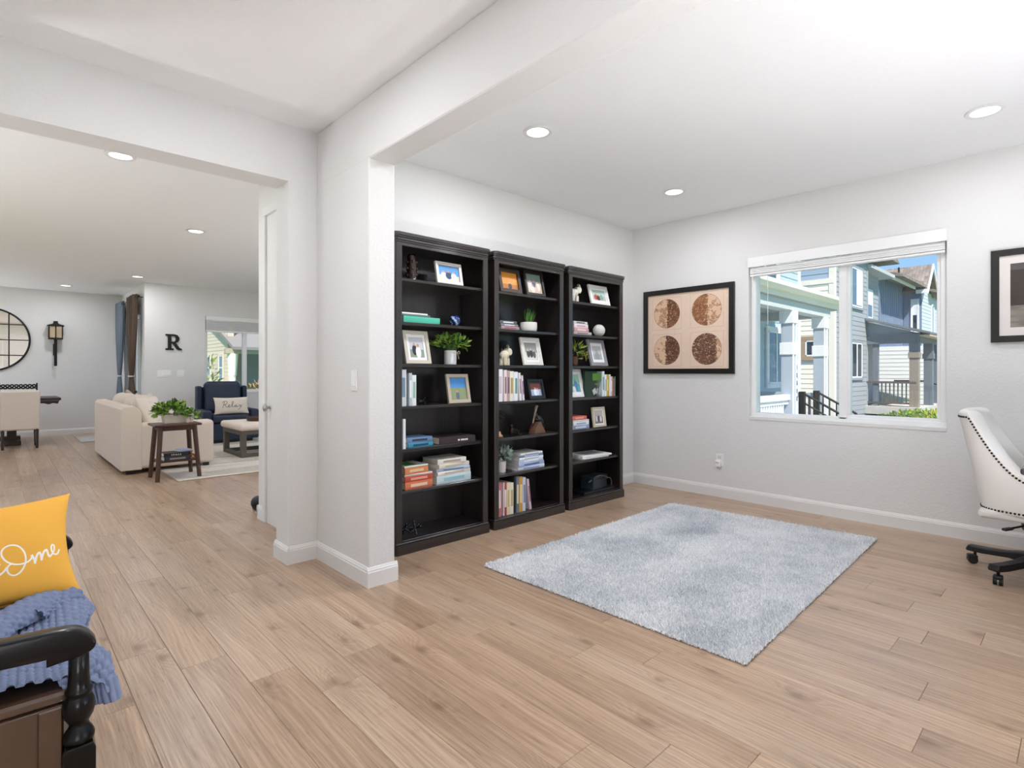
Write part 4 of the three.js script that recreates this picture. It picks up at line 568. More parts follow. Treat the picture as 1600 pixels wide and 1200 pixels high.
{ const br = std(0x3a2a22, 0.3, { metalness: 0.7 }), t = thing('bird_sculpture', 'tall bronze bird sculpture at the left edge of the middle bookcase', 'sculpture', [2.875, SH[4], zs - 0.07]);
  mesh('base', [lathe([[0, 0], [0.035, 0], [0.036, 0.015], [0.022, 0.025], [0.018, 0.045], [0, 0.048]], 20)], std(0xb08a6a, 0.4), t); mesh('legs', [bar([0, 0.045, 0], [0, 0.14, 0], 0.005), bar([0.012, 0.045, 0], [0.008, 0.14, 0], 0.004)], br, t);
  mesh('body', [at(ball(0, 0, 0, 0.05, 0.02, 0.018), 0.02, 0.165, 0, 0, 0, -0.4), at(ball(0, 0, 0, 0.045, 0.014, 0.014), 0.03, 0.19, 0, 0, 0, -0.5), tube([[-0.02, 0.17, 0], [-0.03, 0.2, 0], [-0.02, 0.215, 0]], 0.007), ball(-0.018, 0.216, 0, 0.011)], br, t); }
{ const br = std(0x2a211c, 0.32, { metalness: 0.7 }), t = thing('seated_sculpture', 'small dark bronze seated figure between two bird sculptures', 'sculpture', [3.055, SH[4], zs - 0.075]);
  mesh('figure', [ball(-0.03, 0.035, 0, 0.026, 0.034, 0.024), ball(-0.034, 0.078, 0, 0.016, 0.018, 0.016), tube([[-0.02, 0.02, 0.012], [0.02, 0.04, 0.014], [0.03, 0.008, 0.016], [0.055, 0.008, 0.016]], 0.009), tube([[-0.02, 0.02, -0.012], [0.016, 0.035, -0.014], [0.026, 0.008, -0.016], [0.05, 0.008, -0.016]], 0.009), tube([[-0.03, 0.055, 0.02], [0.0, 0.045, 0.024], [0.02, 0.05, 0.018]], 0.007)], br, t); }
{ const t = thing('pelican_sculpture', 'dark glossy pelican sculpture with upturned bill on a wooden wedge', 'sculpture', [3.315, SH[4], zs - 0.075]), dk = std(0x1d1b1c, 0.16);
  mesh('wedge_base', [uvm(extr([[-0.06, 0], [0.07, 0], [0.055, 0.03], [0.01, 0.095], [-0.012, 0.095], [-0.055, 0.035]], 0.07, 0.004).translate(0, 0, -0.035), 'y')], std(0x6e4e3c, 0.4, { bumpMap: darkBump, bumpScale: 0.0006 }), t);
  mesh('body', [at(ball(0, 0, 0, 0.034, 0.062, 0.03, 24), 0.04, 0.105, 0, 0, 0, 0.7), at(ball(0, 0, 0, 0.012, 0.05, 0.016), 0.078, 0.06, 0, 0, 0, 0.35), tube([[0.02, 0.125, 0], [-0.01, 0.115, 0], [-0.025, 0.13, 0], [-0.012, 0.155, 0]], 0.016, 16, 10), ball(-0.01, 0.158, 0, 0.019)], dk, t);
  mesh('bill', [bar([-0.05, 0.085, 0.0], [-0.006, 0.225, 0], 0.006, 10, 0.012), ball(-0.004, 0.225, 0, 0.014, 0.011, 0.014)], std(0xa08a76, 0.3), t); }
{ const t = thing('potted_plant', 'pale grey-green plant in a small white pot', 'plant', [2.91, SH[5], zs - 0.08]);
  mesh('pot', [lathe([[0, 0], [0.036, 0], [0.038, 0.004], [0.042, 0.085], [0.043, 0.09], [0.038, 0.09], [0.036, 0.06], [0, 0.06]], 28)], std(0xd6d0c6, 0.6), t);
  for (const c of [0xc4d2c4, 0xa3b8a8, 0x86a08e]) mesh('foliage', foliage(44, 0.01, 0.135, 0, 0.075, 0.065, 0.07, 0.04, 0.022, 0.3), leafM(c, 0.6), t).userData.kind = 'stuff'; }
{ const t = thing('potted_plant', 'trailing yellow-green plant in a brown basket', 'plant', [3.79, SH[2], zs - 0.09]);
  const b = mesh('basket', [lathe([[0, 0], [0.045, 0], [0.048, 0.02], [0.052, 0.085], [0.046, 0.086], [0.044, 0.06], [0, 0.06]], 24)], std(0x5a3c2c, 0.85, { bumpMap: weave, bumpScale: 0.002 }), t);
  for (const c of [0x8fb23e, 0x5f8f2e, 0xb8b84a]) mesh('foliage', foliage(40, 0.02, 0.14, 0, 0.1, 0.065, 0.075, 0.055, 0.016, 0.2), leafM(c, 0.45), t).userData.kind = 'stuff';
  mesh('trailing_stem', [tube([[0.03, 0.12, 0.03], [0.09, 0.13, 0.05], [0.12, 0.08, 0.055], [0.13, 0.05, 0.055]], 0.003, 12, 5), ...foliage(18, 0.11, 0.085, 0.05, 0.035, 0.04, 0.02, 0.035, 0.018)], leafM(0xa9a84a, 0.5), t); }
{ const t = thing('white_ball_ornament', 'matte white woven ball on the right bookcase', 'ornament', [4.165, SH[1], zs - 0.08]); mesh('ball', [clean(new THREE.SphereGeometry(0.058, 32, 24).translate(0, 0.058, 0))], std(0xe3e0da, 0.75, { bumpMap: weave, bumpScale: 0.002 }), t); mesh('foot', [lathe([[0, 0], [0.02, 0], [0.016, 0.004], [0, 0.005]], 16)], cov(0xd8d4cc), t); }
{ const t = thing('camera_box', 'dark blue box with straps on a black tray at the bottom right shelf', 'box', [4.11, SH[6], zs - 0.12]), m = std(0x22303a, 0.35);
  mesh('tray', [extr(rect(-0.24, 0.24, -0.105, 0.105), 0.018, 0.004).rotateX(-Math.PI / 2).translate(0, 0.0, 0).translate(0, 0.004, 0)], std(0x15171a, 0.3), t); mesh('box', [at(rbox(0.26, 0.1, 0.14, 0.008), 0.03, 0.07, 0, 0, 0.15)], m, t); mesh('lid', [at(rbox(0.268, 0.02, 0.148, 0.006), 0.03, 0.13, 0, 0, 0.15)], m, t);
  mesh('strap', [tube([[-0.12, 0.1, 0.06], [-0.02, 0.145, 0.075], [0.06, 0.14, 0.07], [0.16, 0.11, 0.06]], 0.006), tube([[0.14, 0.1, 0.05], [0.2, 0.1, 0.06], [0.225, 0.06, 0.06], [0.22, 0.03, 0.06]], 0.005)], std(0x6a5444, 0.6), t); }
// ---------- framed prints, outlets ----------
function wallPrint(name, label, cy, cz, w, h, b, tex_, mat, matC) {  // hangs on the window wall, faces -x
  const f = thing(name, label, 'framed print', [XW, cy - h / 2, cz], -Math.PI / 2), F = std(0x16140f, 0.4);
  mesh('frame', [extr(rect(-w / 2, w / 2, 0, h), 0.022, 0.003, [rect(-w / 2 + b, w / 2 - b, b, h - b)]).translate(0, 0, 0.003)], F, f); mesh('backing', [bx(-w / 2 + 0.006, w / 2 - 0.006, 0.006, h - 0.006, 0.001, 0.009, 0)], F, f);
  if (mat) mesh('mat_board', [extr(rect(-w / 2 + b - 0.002, w / 2 - b + 0.002, b - 0.002, h - b + 0.002), 0.003, 0, [rect(-w / 2 + mat, w / 2 - mat, mat, h - mat)]).translate(0, 0, 0.012)], std(matC, 0.8), f);
  const k = mat || b; mesh('print', [at(clean(new THREE.PlaneGeometry(w - 2 * k + 0.002, h - 2 * k + 0.002)), 0, h / 2, 0.0105)], std(0xffffff, 0.55, { map: tex_ }), f);
}
const discs = paint(768, 660, (g, w, h) => {                     // four plain sepia discs on cream paper
  g.fillStyle = '#ecd3bd'; g.fillRect(0, 0, w, h); const q = [];
  for (let i = 0; i < 5000; i++) { g.fillStyle = `rgba(${150 + 60 * rnd() | 0},${100 + 50 * rnd() | 0},80,0.05)`; g.fillRect(rnd() * w, rnd() * h, 14 * rnd(), 9 * rnd()); }
  const disc = (x, y, r, dark, split) => {
    g.strokeStyle = '#c7a58b'; g.lineWidth = 2; g.strokeRect(x - r * 1.12, y - r * 1.1, r * 2.24, r * 2.2); g.save(); g.beginPath(); g.arc(x, y, r, 0, 7); g.clip(); g.fillStyle = '#e3c0a0'; g.fillRect(x - r, y - r, 2 * r, 2 * r);
    for (let i = 0; i < 2600; i++) { const px = x + (rnd() * 2 - 1) * r, py = y + (rnd() * 2 - 1) * r, k = split(px - x, py - y, r) + (rnd() - 0.5) * 0.12; const a = fbm(px * 0.03, py * 0.03, 71); if (k > 0) { g.fillStyle = `rgba(${dark[0] + 60 * a | 0},${dark[1] + 46 * a | 0},${dark[2] + 34 * a | 0},0.75)`; g.fillRect(px - 5, py - 3, 12, 6); } else if (a > 0.52) { g.fillStyle = 'rgba(150,98,62,0.35)'; g.fillRect(px - 4, py - 3, 9, 5); } }
    g.restore(); g.strokeStyle = '#9a6f50'; g.lineWidth = 2.5; g.beginPath(); g.arc(x, y, r, 0, 7); g.stroke();
  };
  disc(w * 0.25, h * 0.26, 128, [84, 48, 28], (x, y, r) => (x - 0.05 * r) / r); disc(w * 0.74, h * 0.25, 132, [112, 68, 40], (x, y, r) => (-x + 0.02 * r) / r);
  disc(w * 0.25, h * 0.75, 128, [70, 40, 28], (x, y, r) => (x + 0.06 * r) / r); disc(w * 0.74, h * 0.75, 132, [72, 46, 34], (x, y, r) => (0.62 * r - x) / r);
});
wallPrint('framed_print', 'black framed sepia print of four dark discs left of the window', 1.615, -2.8, 0.985, 0.866, 0.05, discs, 0);
const land = paint(512, 384, (g, w, h) => { g.fillStyle = '#40362f'; g.fillRect(0, 0, w, h); g.fillStyle = '#595450'; g.fillRect(0, 0, w, h * 0.1); for (let y = h * 0.66 | 0; y < h; y += 3) for (let x = 0; x < w; x += 4) { const t = fbm(x * 0.012, y * 0.06, 81); g.fillStyle = `rgb(${98 + 70 * t | 0},${90 + 66 * t | 0},${84 + 60 * t | 0})`; g.fillRect(x, y, 4, 3); } });
wallPrint('framed_print', 'black framed grey landscape print with a wide white mat at the right edge', 1.72, -0.03, 0.92, 0.634, 0.044, land, 0.1, 0xede4de);
{ const o = thing('wall_outlet', 'white outlet with a plugged-in white night light low on the window wall', 'outlet', [XW, 0.30, -2.457], -Math.PI / 2);
  mesh('cover_plate', [rbox(0.072, 0.116, 0.006, 0.003).translate(0, 0.058, 0.003)], vinylMat, o); mesh('socket', [at(rbox(0.036, 0.03, 0.004, 0.0018), 0, 0.083, 0.0065)], std(0xdcdad4, 0.4), o);
  mesh('plug_in', [rbox(0.05, 0.062, 0.036, 0.008).translate(-0.006, 0.022, 0.024)], vinylMat, o); mesh('plug_lens', [rbox(0.03, 0.014, 0.006, 0.0025).translate(-0.006, 0.036, 0.043)], std(0xd0cec8, 0.3), o); }
function switchPlate(label, pos, turn, gang, grp) {
  const o = thing('light_switch', label, 'light switch', pos, turn, grp), w = 0.072 + (gang - 1) * 0.046; mesh('cover_plate', [rbox(w, 0.118, 0.006, 0.003).translate(0, 0.059, 0.003)], vinylMat, o);
  for (let k = 0; k < gang; k++) mesh('rocker', [at(rbox(0.033, 0.066, 0.007, 0.002), (k - (gang - 1) / 2) * 0.046, 0.059, 0.006, -0.05)], vinylMat, o);
}
switchPlate('white single light switch on the narrow wall left of the bookcases', [1.51, 1.09, -2.93], -Math.PI / 2, 1);
switchPlate('wide white four-gang light switch under the black letter', [2.15, 1.11, -11.2], 0, 4);
switchPlate('white two-gang light switch right of the wide switch under the black letter', [2.405, 1.11, -11.2], 0, 2);
// ---------- rug ----------
{
  const c = [[2.185, -2.572], [4.446, -2.612], [4.568, -1.06], [2.222, -0.972]], P = (u, v) => [c[0][0] * (1 - u) * (1 - v) + c[1][0] * u * (1 - v) + c[2][0] * u * v + c[3][0] * (1 - u) * v, c[0][1] * (1 - u) * (1 - v) + c[1][1] * u * (1 - v) + c[2][1] * u * v + c[3][1] * (1 - u) * v];
  const r = thing('area_rug', 'pale grey-blue mottled shag rug on the office floor', 'rug', [0, 0, 0]);
  mesh('backing', [extr([[0, 3], [1, 2], [1, 1], [0, 0]].map((_, k) => [c[3 - k][0], -c[3 - k][1]]), 0.007).rotateX(-Math.PI / 2)], std(0x8e877d, 0.95), r);
  const tuft = clean(new THREE.ConeGeometry(0.0052, 0.02, 5, 1, true).translate(0, 0.01, 0)), nu = 330, nv = 225, N = nu * nv;
  const im = new THREE.InstancedMesh(tuft, std(0xffffff, 0.95), N), M = new THREE.Matrix4(), q = new THREE.Quaternion(), col = new THREE.Color(); let i = 0;
  for (let a = 0; a < nu; a++) for (let b = 0; b < nv; b++) {
    const u = (a + 0.1 + 0.8 * rnd()) / nu, v = (b + 0.1 + 0.8 * rnd()) / nv, [x, z] = P(u, v), s = rr(0.8, 1.35);
    const m1 = fbm(x * 2.6 + 7, z * 3.4, 91, 0, 0, 4), m2 = fbm(x * 9, z * 14, 95), m3 = rnd();
    M.compose(V(x, 0.005, z), q.setFromEuler(new THREE.Euler(rr(-0.6, 0.6), rnd() * 6, rr(-0.6, 0.6))), V(s, s * rr(0.7, 1.05), s)); im.setMatrixAt(i, M);
    let t = (m1 - 0.5) * 1.5 + (m2 - 0.5) * 0.8 + (m3 - 0.5) * 1.0; const L = Math.min(1, Math.max(0, 0.74 + 0.5 * t)), cool = Math.min(1, Math.max(0, 0.5 - t));
    col.setRGB(0.37 + 0.5 * L - 0.03 * cool, 0.38 + 0.485 * L - 0.01 * cool, 0.39 + 0.465 * L + 0.01 * cool); im.setColorAt(i++, col);
  }
  im.name = numbered('pile'); im.userData.kind = 'stuff'; im.castShadow = im.receiveShadow = true; r.add(im);
}
// ---------- office chair and desk ----------
{
  const ch = thing('office_chair', 'cream upholstered office chair with dark nailhead trim on black casters', 'chair', [4.39, 0, -0.2], 0);
  const fab = fabric(0xe4dfd8, 0.9), W = 0.29, Df = 0.22, Db = 0.26;
  // barrel shell: plan is a squarish U open to +z; a runs from the front left round the back to the front right
  const plan = (a, y, off) => { const ca = Math.cos(a), sa = Math.sin(a), e = 0.45, px = -Math.sign(ca) * Math.pow(Math.abs(ca), e) * (W - off), lean = 0.11 * Math.max(0, y - 0.41) / 0.55, pz = Df - (Df + Db + lean - off) * Math.pow(sa, e * 1.15); return [px * (1 + 0.06 * (y - 0.41)), pz]; };
  const topY = (a) => { const [, z] = plan(a, 0.6, 0); return 0.585 + 0.36 * Math.pow(Math.max(0, Math.min(1, (0.02 - z) / 0.265)), 2.6); };
  const botY = (a) => 0.40 + 0.0 * a;
  const N = 72, K = 14, prof = [];                               // profile: outside up, over the rolled edge, inside down
  const ring = (a) => { const t = topY(a), b = botY(a), out = []; for (let k = 0; k <= K; k++) { const y = b + (t - b) * k / K; out.push([y, 0]); } for (let k = 1; k <= 7; k++) { const p = Math.PI * k / 8; out.push([t + 0.028 * Math.sin(p), 0.034 * (1 - Math.cos(p))]); } for (let k = 0; k <= 8; k++) { const y = t + (0.47 - t) * k / 8; out.push([y, 0.068 + 0.012 * Math.sin(Math.PI * k / 8)]); } return out.map(([y, o]) => { const [x, z] = plan(a, y, o); return [x, y, z]; }); };
  const pos = [], idx = [], a0 = 0.004, a1 = Math.PI - 0.004, rows = []; for (let i = 0; i <= N; i++) rows.push(ring(a0 + (a1 - a0) * i / N)); const R = rows[0].length;
  rows.forEach((r) => r.forEach((p) => pos.push(...p))); for (let i = 0; i < N; i++) for (let k = 0; k < R - 1; k++) { const p = i * R + k; idx.push(p, p + 1, p + R, p + 1, p + R + 1, p + R); }
  const cap = (i) => { for (let k = 1; k < R - 2; k++) idx.push(i * R, i * R + k, i * R + k + 1); }; cap(0); cap(N);
  const g = new THREE.BufferGeometry(); g.setAttribute('position', new THREE.BufferAttribute(new Float32Array(pos), 3)); g.setIndex(idx); g.computeVertexNormals();
  mesh('backrest', [uvm(g)], fab, ch);
  mesh('seat_cushion', [at(rbox(0.48, 0.1, 0.48, 0.04), 0, 0.445, 0.02)], fab, ch);
  mesh('seat_base', [at(rbox(0.53, 0.05, 0.5, 0.02), 0, 0.385, -0.01)], fab, ch);
  const nails = [], nail = clean(new THREE.SphereGeometry(0.0062, 8, 5)), put = (x, y, z) => nails.push(nail.clone().translate(x, y, z));
  const run = (f, n, step) => { let last = null; for (let i = 0; i <= n; i++) { const p = f(i / n); if (!last || Math.hypot(p[0] - last[0], p[1] - last[1], p[2] - last[2]) > step) { put(...p); last = p; } } };
  run((t) => { const a = a0 + (a1 - a0) * t, y = topY(a) - 0.012, [x, z] = plan(a, y, -0.001); return [x, y, z]; }, 1400, 0.0175);
  run((t) => { const a = a0 + (a1 - a0) * t, y = 0.412, [x, z] = plan(a, y, -0.001); return [x, y, z]; }, 1400, 0.0175);
  mesh('nailhead_trim', nails, std(0x2a211c, 0.35, { metalness: 0.6 }), ch);
  mesh('gas_lift', [bar([0, 0.1, 0], [0, 0.36, 0], 0.027, 20), bar([0, 0.28, 0], [0, 0.37, 0], 0.09, 20, 0.1)], blackPlastic, ch);
  mesh('height_lever', [tube([[0.0, 0.335, 0], [-0.14, 0.33, -0.06], [-0.25, 0.322, -0.12]], 0.006), at(rbox(0.07, 0.014, 0.026, 0.006), -0.27, 0.32, -0.13, 0, -0.4)], blackPlastic, ch);
  const tips = [[0.08, -0.31], [-0.27, -0.17], [-0.247, 0.205], [0.118, 0.297], [0.32, -0.02]];
  const hub = mesh('base_hub', [bar([0, 0.07, 0], [0, 0.14, 0], 0.05, 20, 0.04)], blackPlastic, ch);
  for (const [x, z] of tips) {
    const L = Math.hypot(x, z), ang = Math.atan2(-z, x);
    const leg = mesh('base_leg', [extr([[0.02, 0.075], [0.15, 0.088], [L - 0.04, 0.076], [L + 0.035, 0.076], [L + 0.04, 0.088], [L + 0.028, 0.112], [L - 0.06, 0.114], [L * 0.55, 0.122], [0.1, 0.138], [0.02, 0.14]], 0.046, 0.007).translate(0, 0, -0.023).rotateY(ang)], blackPlastic, ch);
    const ca = ang + 0.6, X = Math.cos(ca) * 0.014, Z = -Math.sin(ca) * 0.014;
    mesh('caster', [bar([x, 0.05, z], [x, 0.08, z], 0.008), ...[-1, 1].map((s) => at(clean(new THREE.CylinderGeometry(0.025, 0.025, 0.017, 20).rotateX(Math.PI / 2)), x + X + s * Math.sin(ca) * 0.013, 0.025, z + Z + s * Math.cos(ca) * 0.013, 0, ca, 0)), at(rbox(0.05, 0.024, 0.044, 0.008), x + X, 0.044, z + Z, 0, ca, 0)], blackPlastic, leg);
  }
  const dk = thing('desk', 'dark grey desk with a rounded corner at the right edge of the view', 'desk', [4.26, 0, 0.13]);
  mesh('desk_top', [at(rbox(1.44, 0.032, 0.74, 0.012), 0, 0.726, 0)], std(0x35383b, 0.22), dk);
  for (const [x, z] of [[0.66, -0.31], [0.66, 0.31], [-0.66, 0.31]]) mesh('leg', [bx(x - 0.025, x + 0.025, 0, 0.711, z - 0.025, z + 0.025)], blackMetal, dk);
  mesh('leg', [bx(-0.685, -0.635, 0, 0.711, 0.20, 0.25)], blackMetal, dk);
}
// ---------- living room and dining nook ----------
{ const r = thing('living_room_rug', 'large cream and grey banded rug under the sofa, armchair and ottoman', 'rug', [0, 0, 0]);
  const rt_ = tex(512, 512, (u, v) => { const t = fbm(u * 4, v * 22, 101, 4, 22, 4), k = vn(u * 256, v * 256, 102, 256, 256), b = t > 0.56 ? -26 : 0; return [208 + b + 22 * k, 200 + b + 22 * k, 188 + b + 22 * k]; }, true, 3, 3);
  mesh('pile', [uvm(bx(1.45, 4.3, 0.0, 0.014, -10.6, -6.85, 0.004))], std(0xffffff, 0.95, { map: rt_, bumpMap: peelTex, bumpScale: 0.002 }), r); mesh('binding', [bx(1.44, 4.31, 0, 0.01, -6.86, -6.84, 0.002), bx(1.44, 1.455, 0, 0.01, -10.6, -6.85, 0.002)], std(0xb9a892, 0.9), r); }
function pillowGeo(w, h, t, pinch = 0.09, rum = 0) {               // sewn pillow: two faces, pointed corners, edges drawn in
  const n = 36, pos = [], uv = [], idx = [];
  for (const s of [1, -1]) for (let j = 0; j <= n; j++) for (let i = 0; i <= n; i++) { const u = Math.sin((i / n - 0.5) * Math.PI), v = Math.sin((j / n - 0.5) * Math.PI), b = Math.pow(Math.max(0, (1 - u * u) * (1 - v * v)), 0.42); pos.push(u * w / 2 * (1 - pinch * (1 - v * v) * u * u), v * h / 2 * (1 - pinch * 1.2 * (1 - u * u) * v * v), s * (t / 2 * b + rum * b * (Math.sin(u * 9 + v * 5) + 0.6 * Math.sin(v * 14 - u * 6)))); uv.push(u / 2 + 0.5, v / 2 + 0.5); }
  const m = (n + 1) * (n + 1); for (let k = 0; k < 2; k++) for (let j = 0; j < n; j++) for (let i = 0; i < n; i++) { const p = k * m + j * (n + 1) + i; k ? idx.push(p, p + n + 1, p + 1, p + 1, p + n + 1, p + n + 2) : idx.push(p, p + 1, p + n + 1, p + 1, p + n + 2, p + n + 1); }
  const g = new THREE.BufferGeometry(); g.setAttribute('position', new THREE.BufferAttribute(new Float32Array(pos), 3)); g.setAttribute('uv', new THREE.BufferAttribute(new Float32Array(uv), 2)); g.setIndex(idx); g.computeVertexNormals(); return clean(g);
}
function puff(w, h, d, n = 4, e = 0.35) {                        // cushion standing in x,y with its thickness along z
  const g = new THREE.SphereGeometry(1, 36, 26), p = g.attributes.position, s = (v, k) => Math.sign(v) * Math.pow(Math.abs(v), k);
  for (let i = 0; i < p.count; i++) { let x = p.getX(i), y = p.getY(i), z = p.getZ(i); const r = Math.hypot(x, y) || 1, m = Math.max(Math.abs(x), Math.abs(y)) || 1; const q = Math.pow(Math.abs(x) ** n + Math.abs(y) ** n, 1 / n) || 1, f = r / q; x *= f; y *= f; const pin = 1 - 0.05 * (1 - (x * y) ** 2); p.setXYZ(i, x * w / 2 * (1 - 0.05 * (1 - Math.abs(y))), y * h / 2 * (1 - 0.07 * (1 - Math.abs(x))), s(z, 0.8) * d / 2); }
  g.computeVertexNormals(); return clean(g);
}
{ // sofa seen from its near arm, back to the left
  const s = thing('sofa', 'cream upholstered sofa seen from its near arm in the living room', 'sofa', [1.05, 0, -8.85]);
  const soft = (g) => g, z0 = 1.17, z1 = -1.17;
  mesh('back_frame', [uvm(extr([[0.0, 0.05], [0.2, 0.05], [0.2, 0.7], [0.17, 0.77], [0.12, 0.8], [0.03, 0.795], [0, 0.76]], 2.34, 0.012).translate(0, 0, z1))], linen, s);
  mesh('arm', [uvm(at(rbox(0.95, 0.54, 0.2, 0.05), 0.5, 0.325, z0 - 0.1))], linen, s); mesh('arm', [uvm(at(rbox(0.95, 0.54, 0.2, 0.05), 0.5, 0.325, z1 + 0.1))], linen, s);
  mesh('seat_deck', [bx(0.18, 0.93, 0.06, 0.3, z1 + 0.2, z0 - 0.2, 0.02)], linen, s);
  for (const z of [0.48, -0.48]) mesh('seat_cushion', [uvm(at(rbox(0.76, 0.17, 0.94, 0.06), 0.56, 0.385, z))], linen, s);
  for (const z of [0.48, -0.48]) mesh('back_cushion', [uvm(at(puff(0.92, 0.5, 0.3), 0.3, 0.67, z, -0.2, Math.PI / 2, 0))], linen, s);
  for (const [x, z] of [[0.08, 1.08], [0.9, 1.08], [0.08, -1.08], [0.9, -1.08]]) mesh('foot', [bx(x - 0.03, x + 0.03, x > 0.5 ? 0.014 : 0.0, 0.06, z - 0.03, z + 0.03)], blackPlastic, s);
  const p = thing('throw_pillow', 'cream rumpled throw pillow leaning in the near corner of the sofa', 'pillow', [1.42, 0.47, -8.05]); mesh('cushion', [uvm(at(pillowGeo(0.52, 0.44, 0.17, 0.05, 0.006), 0, 0.21, 0, -0.35, 1.0, 0))], cream, p); mesh('piping', [at(tube([[-0.23, 0.02, 0], [0.23, 0, 0], [0.23, 0.38, 0], [-0.23, 0.38, 0], [-0.23, 0, 0]], 0.004, 60, 6).translate(0, 0, 0), 0, 0, 0, -0.35, 1.0, 0)], cream, p);
  const p2 = thing('throw_pillow', 'beige throw pillow standing behind the rumpled one on the sofa', 'pillow', [1.5, 0.47, -8.55]); mesh('cushion', [uvm(at(pillowGeo(0.5, 0.46, 0.16, 0.06, 0.003), 0, 0.22, 0, -0.3, 1.2, 0))], linen, p2); mesh('tag', [at(cbox(0.02, 0.03, 0.002, 0), 0.1, 0.02, 0.1)], cream, p2);
  const p3 = thing('throw_pillow', 'patterned grey throw pillow at the far end of the sofa', 'pillow', [1.42, 0.47, -9.5]); mesh('cushion', [uvm(at(pillowGeo(0.48, 0.48, 0.16), 0, 0.24, 0, -0.25, 1.4, 0))], fabric(0xb5aba0), p3); mesh('tassel', [ball(0.05, 0.44, 0, 0.02)], std(0x3a302a, 0.9), p3);
}
{ // side table with plant and books
  const t = thing('side_table', 'dark walnut side table with splayed legs and lower shelf', 'side table', [1.48, 0, -7.16]);
  mesh('table_top', [uvm(bx(-0.23, 0.23, 0.595, 0.62, -0.19, 0.19, 0.005), 'x')], walnut, t); mesh('apron', [uvm(bx(-0.17, 0.17, 0.545, 0.595, 0.125, 0.143), 'x'), uvm(bx(-0.17, 0.17, 0.545, 0.595, -0.143, -0.125), 'x'), uvm(bx(-0.175, -0.157, 0.545, 0.595, -0.13, 0.13), 'z'), uvm(bx(0.157, 0.175, 0.545, 0.595, -0.13, 0.13), 'z')], walnut, t);
  for (const sx of [-1, 1]) for (const sz of [-1, 1]) { const g = bar([sx * 0.205, 0, sz * 0.19], [sx * 0.165, 0.595, sz * 0.135], 0.022, 4, 0.026); mesh('leg', [uvm(g)], walnut, t); }
  mesh('shelf', [uvm(bx(-0.185, 0.185, 0.195, 0.215, -0.155, 0.155), 'x')], walnut, t); mesh('stretcher', [uvm(bx(-0.2, 0.2, 0.175, 0.197, -0.17, -0.15), 'x')], walnut, t);
  const p = thing('potted_plant', 'trailing green houseplant in a pale box planter on the side table', 'plant', [1.47, 0.62, -7.17]);
  mesh('planter', [extr([[-0.1, 0], [0.1, 0], [0.115, 0.1], [-0.115, 0.1]], 0.12, 0.004).translate(0, 0, -0.06)], std(0xd9cdbd, 0.6), p); mesh('soil', [bx(-0.1, 0.1, 0.09, 0.103, -0.05, 0.05)], std(0x352a22, 0.95), p);
  const vine = [[-0.05, 0.12, 0], [-0.14, 0.15, 0.05], [-0.18, 0.07, 0.09]], v2 = [[0.06, 0.12, 0.02], [0.15, 0.14, 0.06], [0.2, 0.06, 0.1], [0.21, 0.025, 0.12]]; mesh('stems', [tube(vine, 0.003, 12, 5), tube(v2, 0.003, 12, 5)], std(0x6d8a3c, 0.7), p);
  for (const c of [0x7fa83c, 0x4f7d28, 0xa9c45a, 0x35591f]) mesh('foliage', [...foliage(46, -0.02, 0.14, 0, 0.17, 0.085, 0.13, 0.065, 0.045, 0.15), ...foliage(8, 0.17, 0.07, 0.09, 0.06, 0.05, 0.04, 0.05, 0.035, -0.2)], leafM(c, 0.4), p).userData.kind = 'stuff';
  const cup = thing('candle_jar', 'small pale pink ceramic jar beside the planter on the side table', 'jar', [1.6, 0.62, -7.05]); mesh('jar', [lathe([[0, 0], [0.035, 0], [0.038, 0.01], [0.038, 0.05], [0.034, 0.056], [0.032, 0.05], [0, 0.045]], 24)], std(0xd0b6ac, 0.5), cup); mesh('lid', [lathe([[0, 0.06], [0.03, 0.06], [0.036, 0.056], [0.034, 0.054]], 24)], std(0xb79a8c, 0.5), cup);
  const sp = paint(256, 40, (g, w, h) => { g.fillStyle = '#17161a'; g.fillRect(0, 0, w, h); g.fillStyle = '#f0ece4'; g.font = 'bold 27px sans-serif'; g.textAlign = 'center'; g.fillText('S P A C E', w / 2, 30); });
  bookFlat('black book lettered SPACE on the lower shelf of the side table', 1.46, 0.215 + 0.045, -7.1, 0.24, 0.2, 0.04, 0x17161a, 0, 'books on the side table shelf', null, sp);
  bookFlat('dark book under the SPACE book on the side table shelf', 1.47, 0.215, -7.1, 0.26, 0.21, 0.045, 0x2b2a2e, 0.03, 'books on the side table shelf', 0x8a8684);
  bookFlat('small pale blue book leaning on the SPACE book', 1.555, 0.30, -7.12, 0.12, 0.15, 0.022, 0xaebbd6, 0.2, 'books on the side table shelf');
  const wd = thing('driftwood', 'knotted orange driftwood on the side table shelf', 'ornament', [1.63, 0.215, -7.06]); mesh('branch', [tube([[-0.1, 0.012, 0.03], [-0.04, 0.03, 0.04], [0.0, 0.05, 0.02], [0.03, 0.02, 0.03]], 0.011, 16, 7), tube([[-0.03, 0.02, 0.04], [0.01, 0.014, 0.05], [0.03, 0.05, 0.02]], 0.009, 12, 7)], std(0x9a6238, 0.8), wd); mesh('twig', [tube([[0, 0.05, 0.02], [-0.02, 0.075, 0.01], [0.01, 0.085, 0]], 0.005, 10, 6)], std(0xb07a48, 0.8), wd);
}
